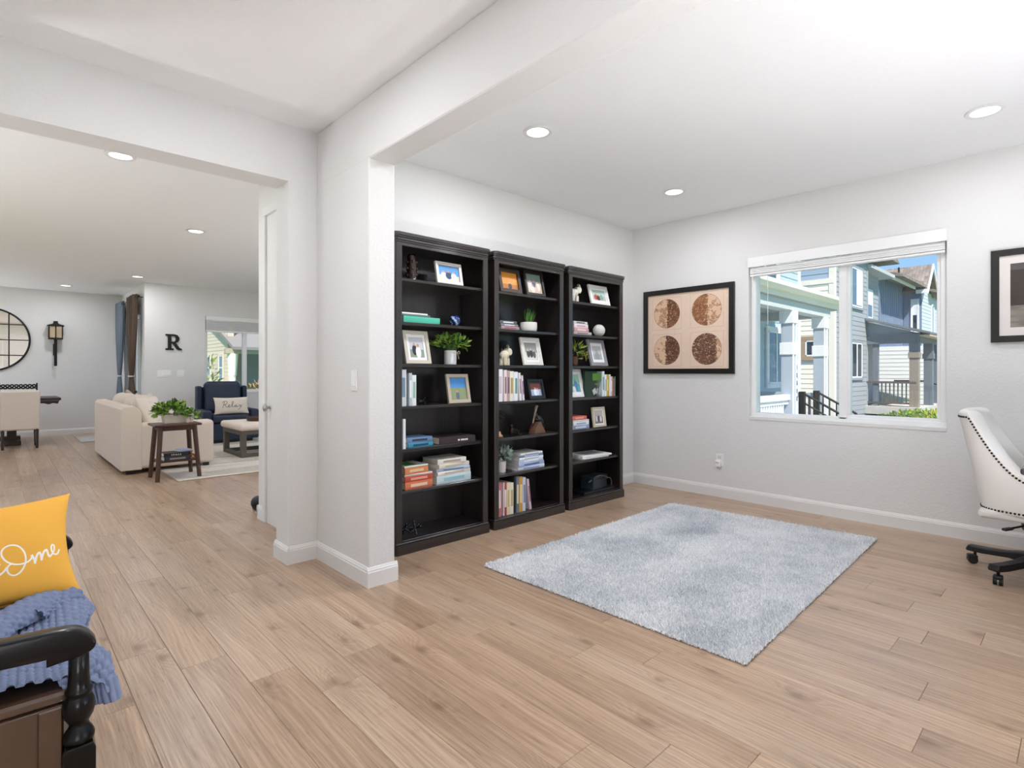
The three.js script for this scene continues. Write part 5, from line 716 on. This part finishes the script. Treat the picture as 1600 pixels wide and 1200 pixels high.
{ // navy armchair with pillow
  const navy = phy(0x1f2c42, 0.55, { sheen: 0.5, sheenColor: new THREE.Color(0x5a6f92), sheenRoughness: 0.4 }), a = thing('armchair', 'navy blue armchair in front of the living room window', 'armchair', [2.9, 0.014, -10.3], -0.04);
  mesh('seat_base', [bx(-0.36, 0.36, 0.04, 0.32, -0.3, 0.36, 0.02)], navy, a); mesh('plinth', [bx(-0.34, 0.34, 0.0, 0.04, -0.3, 0.32)], blackPlastic, a);
  for (const s of [-1, 1]) { mesh('arm', [at(rbox(0.13, 0.5, 0.72, 0.035), s * 0.365, 0.3, 0.03)], navy, a); mesh('wing', [at(rbox(0.08, 0.52, 0.2, 0.03), s * 0.36, 0.68, -0.32)], navy, a); }
  mesh('seat_cushion', [at(rbox(0.6, 0.15, 0.62, 0.06), 0, 0.4, 0.06)], navy, a);
  mesh('back_frame', [at(rbox(0.78, 0.86, 0.14, 0.04), 0, 0.49, -0.37, -0.06)], navy, a); mesh('back_cushion', [at(rbox(0.58, 0.56, 0.2, 0.08), 0, 0.74, -0.24, -0.16)], navy, a);
  const p = thing('lumbar_pillow', 'cream lumbar pillow with thin dark script lettering on the navy armchair', 'pillow', [2.9, 0.495, -10.06], -0.04);
  const rel = paint(384, 208, (g, w, h) => { g.fillStyle = '#e6dacb'; g.fillRect(0, 0, w, h); g.strokeStyle = '#4a4542'; g.lineWidth = 5; g.lineCap = 'round'; g.beginPath(); g.moveTo(86, 134); g.lineTo(108, 62); g.moveTo(84, 74); g.bezierCurveTo(110, 44, 150, 54, 134, 84); g.bezierCurveTo(122, 100, 108, 98, 104, 98); g.bezierCurveTo(120, 104, 118, 134, 138, 132); g.bezierCurveTo(160, 126, 174, 104, 158, 104); g.bezierCurveTo(142, 106, 144, 138, 168, 130); g.bezierCurveTo(200, 110, 212, 60, 200, 60); g.bezierCurveTo(186, 66, 182, 134, 198, 132); g.bezierCurveTo(214, 126, 222, 106, 238, 108); g.bezierCurveTo(220, 108, 214, 136, 230, 132); g.bezierCurveTo(240, 126, 240, 112, 240, 108); g.bezierCurveTo(238, 124, 240, 134, 254, 130); g.bezierCurveTo(266, 122, 268, 108, 276, 108); g.bezierCurveTo(286, 110, 280, 134, 298, 132); g.moveTo(304, 106); g.bezierCurveTo(280, 120, 270, 168, 258, 164); g.stroke(); });
  mesh('cushion', [(() => at(pillowGeo(0.54, 0.29, 0.13, 0.08), 0, 0.135, 0.06, -0.25))()], fabric(0xffffff, 0.95), p).material.map = rel;
  mesh('seam', [at(tube([[-0.25, 0.0, 0], [0.25, 0, 0]], 0.003, 10, 5), 0, 0.01, 0.1)], cream, p);
}
{ // ottoman bench with tray
  const grey = std(0x5d564e, 0.6, { bumpMap: darkBump, bumpScale: 0.0006 }), o = thing('ottoman', 'cream cushioned ottoman on a grey open wooden frame', 'ottoman', [2.95, 0.014, -8.45]);
  const X = 0.5, Z = 0.42, leg = (x, z) => bx(x - 0.035, x + 0.035, 0, 0.36, z - 0.035, z + 0.035);
  for (const x of [-X + 0.04, X - 0.04]) for (const z of [-Z + 0.04, Z - 0.04]) mesh('leg', [uvm(leg(x, z))], grey, o);
  mesh('bottom_rail', [uvm(bx(-X + 0.07, X - 0.07, 0.0, 0.05, Z - 0.075, Z - 0.01), 'x'), uvm(bx(-X + 0.07, X - 0.07, 0.0, 0.05, -Z + 0.01, -Z + 0.075), 'x'), uvm(bx(-X + 0.01, -X + 0.07, 0, 0.05, -Z + 0.07, Z - 0.07), 'z'), uvm(bx(X - 0.07, X - 0.01, 0, 0.05, -Z + 0.07, Z - 0.07), 'z')], grey, o);
  mesh('top_frame', [uvm(bx(-X, X, 0.31, 0.37, -Z, Z, 0.004), 'x')], grey, o); mesh('cushion', [uvm(at(rbox(2 * X + 0.06, 0.1, 2 * Z + 0.06, 0.045), 0, 0.418, 0))], cream, o);
  const t = thing('serving_tray', 'round dark wooden tray on the ottoman', 'tray', [2.86, 0.482, -8.47]); mesh('tray', [lathe([[0, 0], [0.18, 0], [0.19, 0.005], [0.195, 0.055], [0.185, 0.057], [0.178, 0.012], [0, 0.012]], 40)], walnut, t); mesh('handle', [tube([[-0.19, 0.05, -0.05], [-0.215, 0.06, 0], [-0.19, 0.05, 0.05]], 0.006)], blackMetal, t);
}
{ // black letter, curtains, mirror, lantern
  const font = await new FontLoader().loadAsync('fonts/droid/droid_serif_regular.typeface.json'); const g = new TextGeometry('R', { font, size: 0.27, depth: 0.02, bevelEnabled: true, bevelSize: 0.007, bevelThickness: 0.003, bevelSegments: 2, curveSegments: 10 });
  const L = thing('letter_sign', 'black metal letter R hung on the living room wall', 'wall letter', [2.162, 1.592, -11.197]); mesh('letter', [clean(g)], blackMetal, L); mesh('hanger', [bx(0.08, 0.1, 0.2, 0.22, -0.003, 0.003)], chrome, L);
  const cm = std(0x6d635b, 0.85), rod = thing('curtain_rod', 'black curtain rod above the patio door in the dining nook', 'curtain rod', [1.78, 2.5, -12.3]); mesh('rod', [bar([0, 0, -1.15], [0, 0, 1.05], 0.011, 14)], blackMetal, rod); mesh('finial', [ball(0, 0, -1.16, 0.024), ball(0, 0, 1.06, 0.024)], blackMetal, rod); mesh('bracket', [bar([0, 0, 0.95], [0.08, 0, 0.95], 0.008), bar([0, 0, -1.05], [0.08, 0, -1.05], 0.008)], blackMetal, rod);
  const curtain = (label, z, w, color) => {
    const c = thing('curtain', label, 'curtain', [1.775, 0.02, z], 0, 'curtains at the patio door'), nu = 60, nv = 50, pos = [], idx = [];
    for (let j = 0; j <= nv; j++) { const y = 2.53 * j / nv, d = Math.abs(y - 1.1), k = y > 1.1 ? 0.2 + 0.8 * Math.min(1, Math.pow(d / 0.95, 0.62)) : 0.2 + 0.95 * Math.min(1, Math.pow(d / 0.9, 0.75)); for (let i = 0; i <= nu; i++) { const u = i / nu; pos.push(0.035 * Math.sin(u * Math.PI * 2 * 4.5) * (0.5 + 0.5 * k) - 0.02, y, (u - 0.5) * w * k); } }
    for (let j = 0; j < nv; j++) for (let i = 0; i < nu; i++) { const p = j * (nu + 1) + i; idx.push(p, p + 1, p + nu + 1, p + 1, p + nu + 2, p + nu + 1); }
    const q = new THREE.BufferGeometry(); q.setAttribute('position', new THREE.BufferAttribute(new Float32Array(pos), 3)); q.setIndex(idx); q.computeVertexNormals(); mesh('panel', [uvm(q)], phy(color, 0.8, { side: THREE.DoubleSide, sheen: 0.4 }), c);
    mesh('tieback', [lathe([[0.06, -0.012], [0.066, -0.008], [0.066, 0.008], [0.06, 0.012], [0.056, 0], [0.06, -0.012]], 24).scale(0.8, 1, w * 2.1).translate(-0.02, 1.1, 0)], std(0xd9d4cc, 0.4), c);
    mesh('grommet', [-3, -2, -1, 0, 1, 2, 3].map((k) => clean(new THREE.TorusGeometry(0.026, 0.005, 8, 20)).translate(0, 2.48, k * w * 0.14)), blackMetal, c);
  };
  curtain('blue-grey curtain pinched at mid height, farther one at the patio door', -13.05, 0.75, 0x67727e); curtain('brown curtain pinched at mid height, nearest the letter wall', -11.75, 0.82, 0x5c4a3e);
  const m = thing('wall_mirror', 'round black-barred window-pane mirror at the left edge of the view', 'mirror', [-0.11, 1.78, -13.5]); const R = 0.563;
  mesh('mirror_glass', [clean(new THREE.CylinderGeometry(R - 0.01, R - 0.01, 0.008, 64).rotateX(Math.PI / 2).translate(0, 0, 0.016))], std(0xe8e4dc, 0.02, { metalness: 1 }), m); mesh('frame', [clean(new THREE.TorusGeometry(R, 0.016, 10, 80).translate(0, 0, 0.02))], blackMetal, m);
  for (const y of [-0.28, 0, 0.28]) { const w = Math.sqrt(R * R - y * y); mesh('bar', [bx(-w, w, y - 0.009, y + 0.009, 0.018, 0.032)], blackMetal, m); } for (const x of [-0.28, 0, 0.28]) { const w = Math.sqrt(R * R - x * x); mesh('bar', [bx(x - 0.009, x + 0.009, -w, w, 0.018, 0.031)], blackMetal, m); }
  const s = thing('wall_lantern', 'black torch-shaped wall lantern with glass panes right of the round mirror', 'wall lantern', [0.814, 1.31, -13.38]);
  mesh('stem', [at(cbox(0.045, 0.52, 0.03, 0.004), 0, 0.26, 0)], blackMetal, s); mesh('wall_plate', [bx(-0.03, 0.03, 0.2, 0.42, -0.12, -0.105), bar([0, 0.3, -0.11], [0, 0.3, 0], 0.01)], blackMetal, s);
  mesh('lantern_cage', [bx(-0.105, 0.105, 0.5, 0.53, -0.075, 0.075), ...[-1, 1].flatMap((a) => [-1, 1].map((b) => bx(a * 0.095 - 0.008, a * 0.095 + 0.008, 0.52, 0.75, b * 0.065 - 0.008, b * 0.065 + 0.008))), bx(-0.009, 0.009, 0.52, 0.75, 0.058, 0.073)], blackMetal, s);
  mesh('lantern_roof', [extr([[-0.125, 0.745], [0.125, 0.745], [0.12, 0.765], [0.05, 0.785], [0.03, 0.81], [0.03, 0.84], [-0.03, 0.84], [-0.03, 0.81], [-0.05, 0.785], [-0.12, 0.765]], 0.15, 0.004).translate(0, 0, -0.075)], blackMetal, s);
  mesh('pane', [bx(-0.087, 0.087, 0.53, 0.745, 0.06, 0.063, 0)], phy(0xf2e6cc, 0.25, { transmission: 0.7, thickness: 0 }), s); mesh('candle', [bar([0, 0.53, 0], [0, 0.66, 0], 0.035, 20)], std(0xf0e4c8, 0.6), s); mesh('back_plate', [bx(-0.09, 0.09, 0.53, 0.745, -0.07, -0.066)], std(0xe6dcc4, 0.5), s);
}
{ // dining chair, table, runner
  const espr = std(0x33241d, 0.4), c = thing('dining_chair', 'cream upholstered dining chair with dark legs seen from behind', 'chair', [0.27, 0, -11.7]);
  mesh('backrest', [uvm(at(rbox(0.48, 0.62, 0.09, 0.035), 0, 0.6, 0.26, 0.05))], cream, c); mesh('seat', [uvm(at(rbox(0.48, 0.12, 0.5, 0.04), 0, 0.44, 0))], cream, c);
  for (const [x, z, k] of [[-0.2, 0.25, 0.06], [0.2, 0.25, 0.06], [-0.2, -0.2, 0], [0.2, -0.2, 0]]) mesh('leg', [bar([x, 0, z + k], [x, 0.4, z], 0.016, 4, 0.026)], espr, c);
  const d = thing('dining_table', 'dark wood dining table behind the cream dining chair', 'table', [-0.2, 0, -12.45]);
  mesh('table_top', [uvm(bx(-1.0, 1.0, 0.72, 0.765, -0.5, 0.5, 0.006), 'x')], espr, d); mesh('apron', [uvm(extr([[-0.98, 0.715], [0.98, 0.715], [0.96, 0.66], [0.9, 0.675], [0.84, 0.655], [0.78, 0.675], [-0.78, 0.675], [-0.84, 0.655], [-0.9, 0.675], [-0.96, 0.66]], 0.03, 0.003).translate(0, 0, 0.42), 'x')], espr, d);
  mesh('pedestal', [bx(-0.5, 0.5, 0.05, 0.12, -0.1, 0.1), bx(-0.45, -0.33, 0.1, 0.72, -0.09, 0.09), bx(0.33, 0.45, 0.1, 0.72, -0.09, 0.09), bx(-0.5, -0.3, 0, 0.07, -0.4, 0.4), bx(0.3, 0.5, 0, 0.07, -0.4, 0.4)], espr, d);
  mesh('stretcher', [bx(-0.33, 0.33, 0.3, 0.36, -0.03, 0.03), bx(-0.33, 0.33, 0.48, 0.54, -0.03, 0.03)], espr, d);
  const r = thing('metal_centerpiece', 'dark twisted metal centerpiece with end posts on the dining table', 'centerpiece', [0.27, 0.765, -12.2]);
  mesh('base', [bx(-0.24, 0.24, 0.0, 0.04, -0.06, 0.06)], blackMetal, r); mesh('post', [bx(-0.24, -0.22, 0, 0.25, -0.02, 0.02)], blackMetal, r); mesh('post', [bx(0.22, 0.24, 0, 0.25, -0.02, 0.02)], blackMetal, r);
  mesh('twist', [0, 2.1, 4.2].map((f) => tube(Array.from({ length: 17 }, (_, i) => [-0.23 + 0.46 * i / 16, 0.19 + 0.032 * Math.sin(i * 1.1 + f), 0.03 * Math.cos(i * 1.1 + f)]), 0.012, 64, 6)), blackMetal, r);
  const mt = thing('door_mat', 'pale grey mat on the floor by the patio door behind the sofa', 'mat', [1.3, 0, -12.3]); mesh('mat', [bx(-0.25, 0.3, 0, 0.01, -0.5, 0.5)], std(0xc9c5bd, 0.95), mt); mesh('border', [bx(-0.26, 0.31, 0, 0.008, -0.51, -0.49), bx(-0.26, 0.31, 0, 0.008, 0.49, 0.51)], std(0x8c8880, 0.95), mt);
}
{ const s = thing('door_stop', 'round black object on the floor, half hidden behind the closet wall', 'object', [1.735, 0, -4.98]); mesh('ball', [ball(-0.07, 0.06, -0.02, 0.06)], blackPlastic, s); mesh('base', [bx(-0.1, 0.06, 0, 0.02, -0.08, 0.04)], blackPlastic, s); }
// ---------- hall bench ----------
{
  const blk = phy(0x0b0a09, 0.3, { specularIntensity: 0.35, clearcoat: 0.25, clearcoatRoughness: 0.12 }), brownSatin = phy(0x48301b, 0.32, { clearcoat: 0.8, clearcoatRoughness: 0.25 }), b = thing('entry_bench', 'black wooden bench with turned posts and storage seat at the lower left', 'bench', [0.017, 0, -2.05], -0.036);  // storage seat and panels in satin brown, posts and arms black
  const zN = 0.48, zF = -0.46, xf = 0.14, xb = -0.42;
  const post = (z) => [lathe([[0, 0.37], [0.026, 0.37], [0.029, 0.377], [0.0295, 0.386], [0.025, 0.397], [0.0195, 0.406], [0.018, 0.413], [0.0205, 0.418], [0.027, 0.43], [0.0305, 0.446], [0.029, 0.463], [0.024, 0.473], [0.0225, 0.477], [0.0265, 0.482], [0.0255, 0.489], [0.021, 0.494], [0.0195, 0.515], [0.0185, 0.572], [0, 0.572]], 36), extr([[-0.029, 0], [0.029, 0], [0.029, 0.36], [0.024, 0.373], [-0.024, 0.373], [-0.029, 0.36]], 0.058, 0.003).translate(0, 0, -0.029)].map((g) => g.translate(xf - 0.004, 0, z));
  mesh('front_post', post(zN), blk, b); mesh('front_post', post(zF), blk, b);
  for (const z of [zN, zF]) mesh('back_post', [bx(xb - 0.03, xb + 0.03, 0, 0.98, z - 0.03, z + 0.03)], blk, b);
  const arm = (z) => { const sh = new THREE.Shape(); sh.moveTo(xb, 0.602); sh.lineTo(0.08, 0.577); sh.lineTo(0.08, 0.56); sh.lineTo(0.135, 0.566); sh.bezierCurveTo(0.158, 0.569, 0.168, 0.578, 0.166, 0.592); sh.bezierCurveTo(0.158, 0.612, 0.142, 0.626, 0.12, 0.63); sh.bezierCurveTo(0.08, 0.636, 0.0, 0.632, xb, 0.65); sh.closePath(); return toCreasedNormals(clean(new THREE.ExtrudeGeometry(sh, { depth: 0.032, bevelEnabled: true, bevelSize: 0.005, bevelThickness: 0.005, bevelOffset: -0.005, bevelSegments: 3, curveSegments: 16 })).translate(0, 0, z - 0.016), 0.6); };
  mesh('arm', [arm(zN)], blk, b); mesh('arm', [arm(zF)], blk, b);
  mesh('seat', [bx(xb, xf + 0.0, 0.46, 0.485, zF + 0.02, zN - 0.01, 0.006)], brownSatin, b);
  mesh('side_panel', [bx(xb + 0.03, xf - 0.03, 0.1, 0.46, zN - 0.018, zN - 0.004, 0.002), bx(xb + 0.03, xf - 0.045, 0.1, 0.155, zN - 0.006, zN + 0.004), bx(xf - 0.075, xf - 0.032, 0.1, 0.46, zN - 0.006, zN + 0.004)], brownSatin, b);
  mesh('side_panel', [bx(xb + 0.03, xf - 0.03, 0.1, 0.46, zF + 0.004, zF + 0.018)], brownSatin, b);
  mesh('front_panel', [bx(xf - 0.02, xf - 0.004, 0.1, 0.46, zF + 0.03, zN - 0.03)], brownSatin, b);
  mesh('backrest', [bx(xb - 0.02, xb + 0.02, 0.9, 0.98, zF, zN), bx(xb - 0.015, xb + 0.015, 0.52, 0.58, zF, zN), ...Array.from({ length: 9 }, (_, k) => bar([xb, 0.57, zF + 0.1 + k * 0.093], [xb, 0.91, zF + 0.1 + k * 0.093], 0.011))], blk, b);
  // knitted throw: draped sheet with real stitches in relief
  const t = thing('knit_throw', 'chunky blue-grey knitted throw draped over the bench seat', 'blanket', [0.017, 0, -2.05], -0.036);
  const knit = (label, f, nu, nv, lu, lv, m, amp = 0.0085, cuff = 2) => {
    const pos = [], idx = [], N = V(), du = V(), dv = V(); const st = (u, v) => { if (v > cuff) return amp * 1.2 * Math.pow(Math.abs(Math.sin(u * lu / 0.016 * Math.PI)), 0.6); const su = u * lu / 0.021, sv = v * lv / 0.0155, k = Math.floor(sv); const fu = (su + (k % 2) * 0.5) % 1, fv = sv % 1; return amp * Math.pow(Math.max(0, Math.sin(fu * Math.PI)), 0.45) * Math.pow(Math.max(0, Math.sin(fv * Math.PI)), 0.4); };
    for (let j = 0; j <= nv; j++) for (let i = 0; i <= nu; i++) { const u = i / nu, v = j / nv, e = 0.004, p = f(u, v); du.copy(f(Math.min(1, u + e), v)).sub(f(Math.max(0, u - e), v)); dv.copy(f(u, Math.min(1, v + e))).sub(f(u, Math.max(0, v - e))); N.crossVectors(dv, du).normalize(); if (N.y < -0.2) N.negate(); p.addScaledVector(N, st(u, v)); pos.push(p.x, p.y, p.z); }
    for (let j = 0; j < nv; j++) for (let i = 0; i < nu; i++) { const p = j * (nu + 1) + i; idx.push(p, p + nu + 1, p + 1, p + 1, p + nu + 1, p + nu + 2); }
    const g = new THREE.BufferGeometry(); g.setAttribute('position', new THREE.BufferAttribute(new Float32Array(pos), 3)); g.setIndex(idx); g.computeVertexNormals(); mesh(label, [clean(g)], m, t);
  };
  const yarn = fabric(0x7a86a2, 0.95, 0.0006); yarn.side = THREE.DoubleSide;
  // u runs along the bench from its near end, v from the back over the front edge
  knit('draped_sheet', (u, v) => {
    const s = v * 0.565, z = 0.44 - u * 0.62, wav = 0.010 * (1 + Math.sin(u * 13 + v * 4)) + 0.006 * Math.sin(v * 11 + u * 5), R = 0.045;
    const xe = 0.165 + 0.012 * Math.sin(u * 9), flat = xe + 0.37 - R;
    if (s < flat) return V(-0.37 + s, 0.492 + wav, z);
    const k = s - flat, arc = R * 1.35; if (k < arc) { const q = k / R; return V(xe - R + R * Math.sin(q) + 0.012 * q, 0.492 + wav - R * (1 - Math.cos(q)), z); }
    const d = k - arc, q = 1.35; return V(xe - R + R * Math.sin(q) + 0.016 + d * 0.34 + 0.006 * Math.cos(u * 24), 0.492 + wav - R * (1 - Math.cos(q)) - d * (1 - 0.5 * u), z + d * 0.25);
  }, 260, 280, 0.62, 0.57, yarn);
  const flap = [V(0.10, 0.50, 0.44), V(0.2, 0.505, 0.36), V(0.214, 0.415, 0.43), V(0.128, 0.42, 0.455)];   // near corner hanging beside the post
  knit('hanging_corner', (u, v) => { const a = flap[0].clone().lerp(flap[1], u), b = flap[3].clone().lerp(flap[2], u); const p = a.lerp(b, v); p.z += 0.012 * Math.sin(u * 9) * v + 0.012 * Math.sin(v * 3.1); return p; }, 70, 60, 0.12, 0.11, yarn, 0.0075, 0.5);
  const roll = (x0, z0, x1, z1, r, y) => (u, v) => { const a = u * Math.PI * 1.1 - 0.15, d = V(x1 - x0, 0, z1 - z0), n = V(-d.z, 0, d.x).normalize(), w = r * (0.75 + 0.35 * Math.sin(v * 5 + x0 * 9)); return V(x0, y, z0).addScaledVector(d, v).addScaledVector(n, Math.cos(a) * w).add(V(0, Math.sin(a) * w * 0.8, 0)); };
  knit('fold', roll(0.10, -0.10, -0.22, 0.30, 0.042, 0.51), 40, 150, 0.13, 0.52, yarn); knit('fold', roll(0.15, -0.10, 0.06, 0.02, 0.03, 0.51), 32, 60, 0.1, 0.16, yarn);
  knit('fold', roll(0.0, 0.06, -0.3, 0.30, 0.045, 0.505), 40, 130, 0.13, 0.42, yarn);
  // mustard pillow with the word welcome in script
  const p = thing('welcome_pillow', 'mustard yellow pillow with white script word welcome on the bench', 'pillow', [-0.062, 0.503, -2.19]);
  const wel = paint(1024, 768, (g, w, h) => {
    g.fillStyle = '#eeb245'; g.fillRect(0, 0, w, h); g.strokeStyle = '#f6f1ea'; g.lineCap = 'round'; g.lineJoin = 'round'; g.translate(955, 440); g.rotate(-0.12); g.scale(0.72, 0.86); g.translate(-990, -490);
    const line = (lw, f) => { g.lineWidth = lw; g.beginPath(); f(); g.stroke(); }, B = (...a) => g.bezierCurveTo(...a), M = (x, y) => g.moveTo(x, y);
    line(14, () => { M(60, 440); B(80, 420, 96, 430, 96, 460); B(98, 540, 110, 560, 130, 540); B(160, 500, 166, 450, 170, 440); B(170, 500, 178, 560, 200, 540); B(236, 500, 244, 430, 236, 420); B(250, 450, 270, 450, 290, 440); });
    line(13, () => { M(290, 500); B(330, 480, 350, 430, 322, 428); B(286, 440, 300, 560, 350, 530); B(400, 490, 450, 330, 424, 318); B(396, 330, 390, 540, 430, 548); B(460, 540, 474, 520, 486, 500); });
    line(16, () => { M(560, 480); B(540, 450, 490, 470, 492, 530); B(498, 590, 560, 570, 600, 520); });
    line(13, () => { M(640, 500); B(580, 500, 590, 600, 640, 600); B(700, 596, 770, 480, 720, 390); B(690, 330, 600, 330, 590, 400); B(586, 470, 650, 540, 740, 520); B(770, 510, 776, 490, 784, 476); });
    line(17, () => { M(778, 480); B(790, 500, 790, 530, 786, 545); B(806, 500, 820, 470, 838, 470); B(846, 490, 842, 520, 838, 534); B(858, 490, 874, 462, 894, 462); B(904, 480, 888, 530, 912, 524); });
    line(14, () => { M(906, 524); B(960, 500, 976, 440, 952, 432); B(926, 440, 924, 530, 968, 520); B(984, 514, 990, 500, 996, 490); });
  });
  const cg = pillowGeo(0.49, 0.31, 0.12);
  const pm = phy(0xffffff, 0.85, { map: wel, sheen: 0.4, sheenColor: new THREE.Color(0xf0c060), sheenRoughness: 0.5 }); mesh('cushion', [at(cg, 0, 0.155, 0, -0.42, 0.05, 0.035)], pm, p);
  mesh('seam', [at(tube([[-0.225, -0.152, 0], [0, -0.141, 0], [0.225, -0.152, 0]], 0.003, 20, 5), 0, 0.155, 0, -0.42, 0.05, 0.035)], std(0xd89a30, 0.85), p);
}
renderer.render(scene, camera);
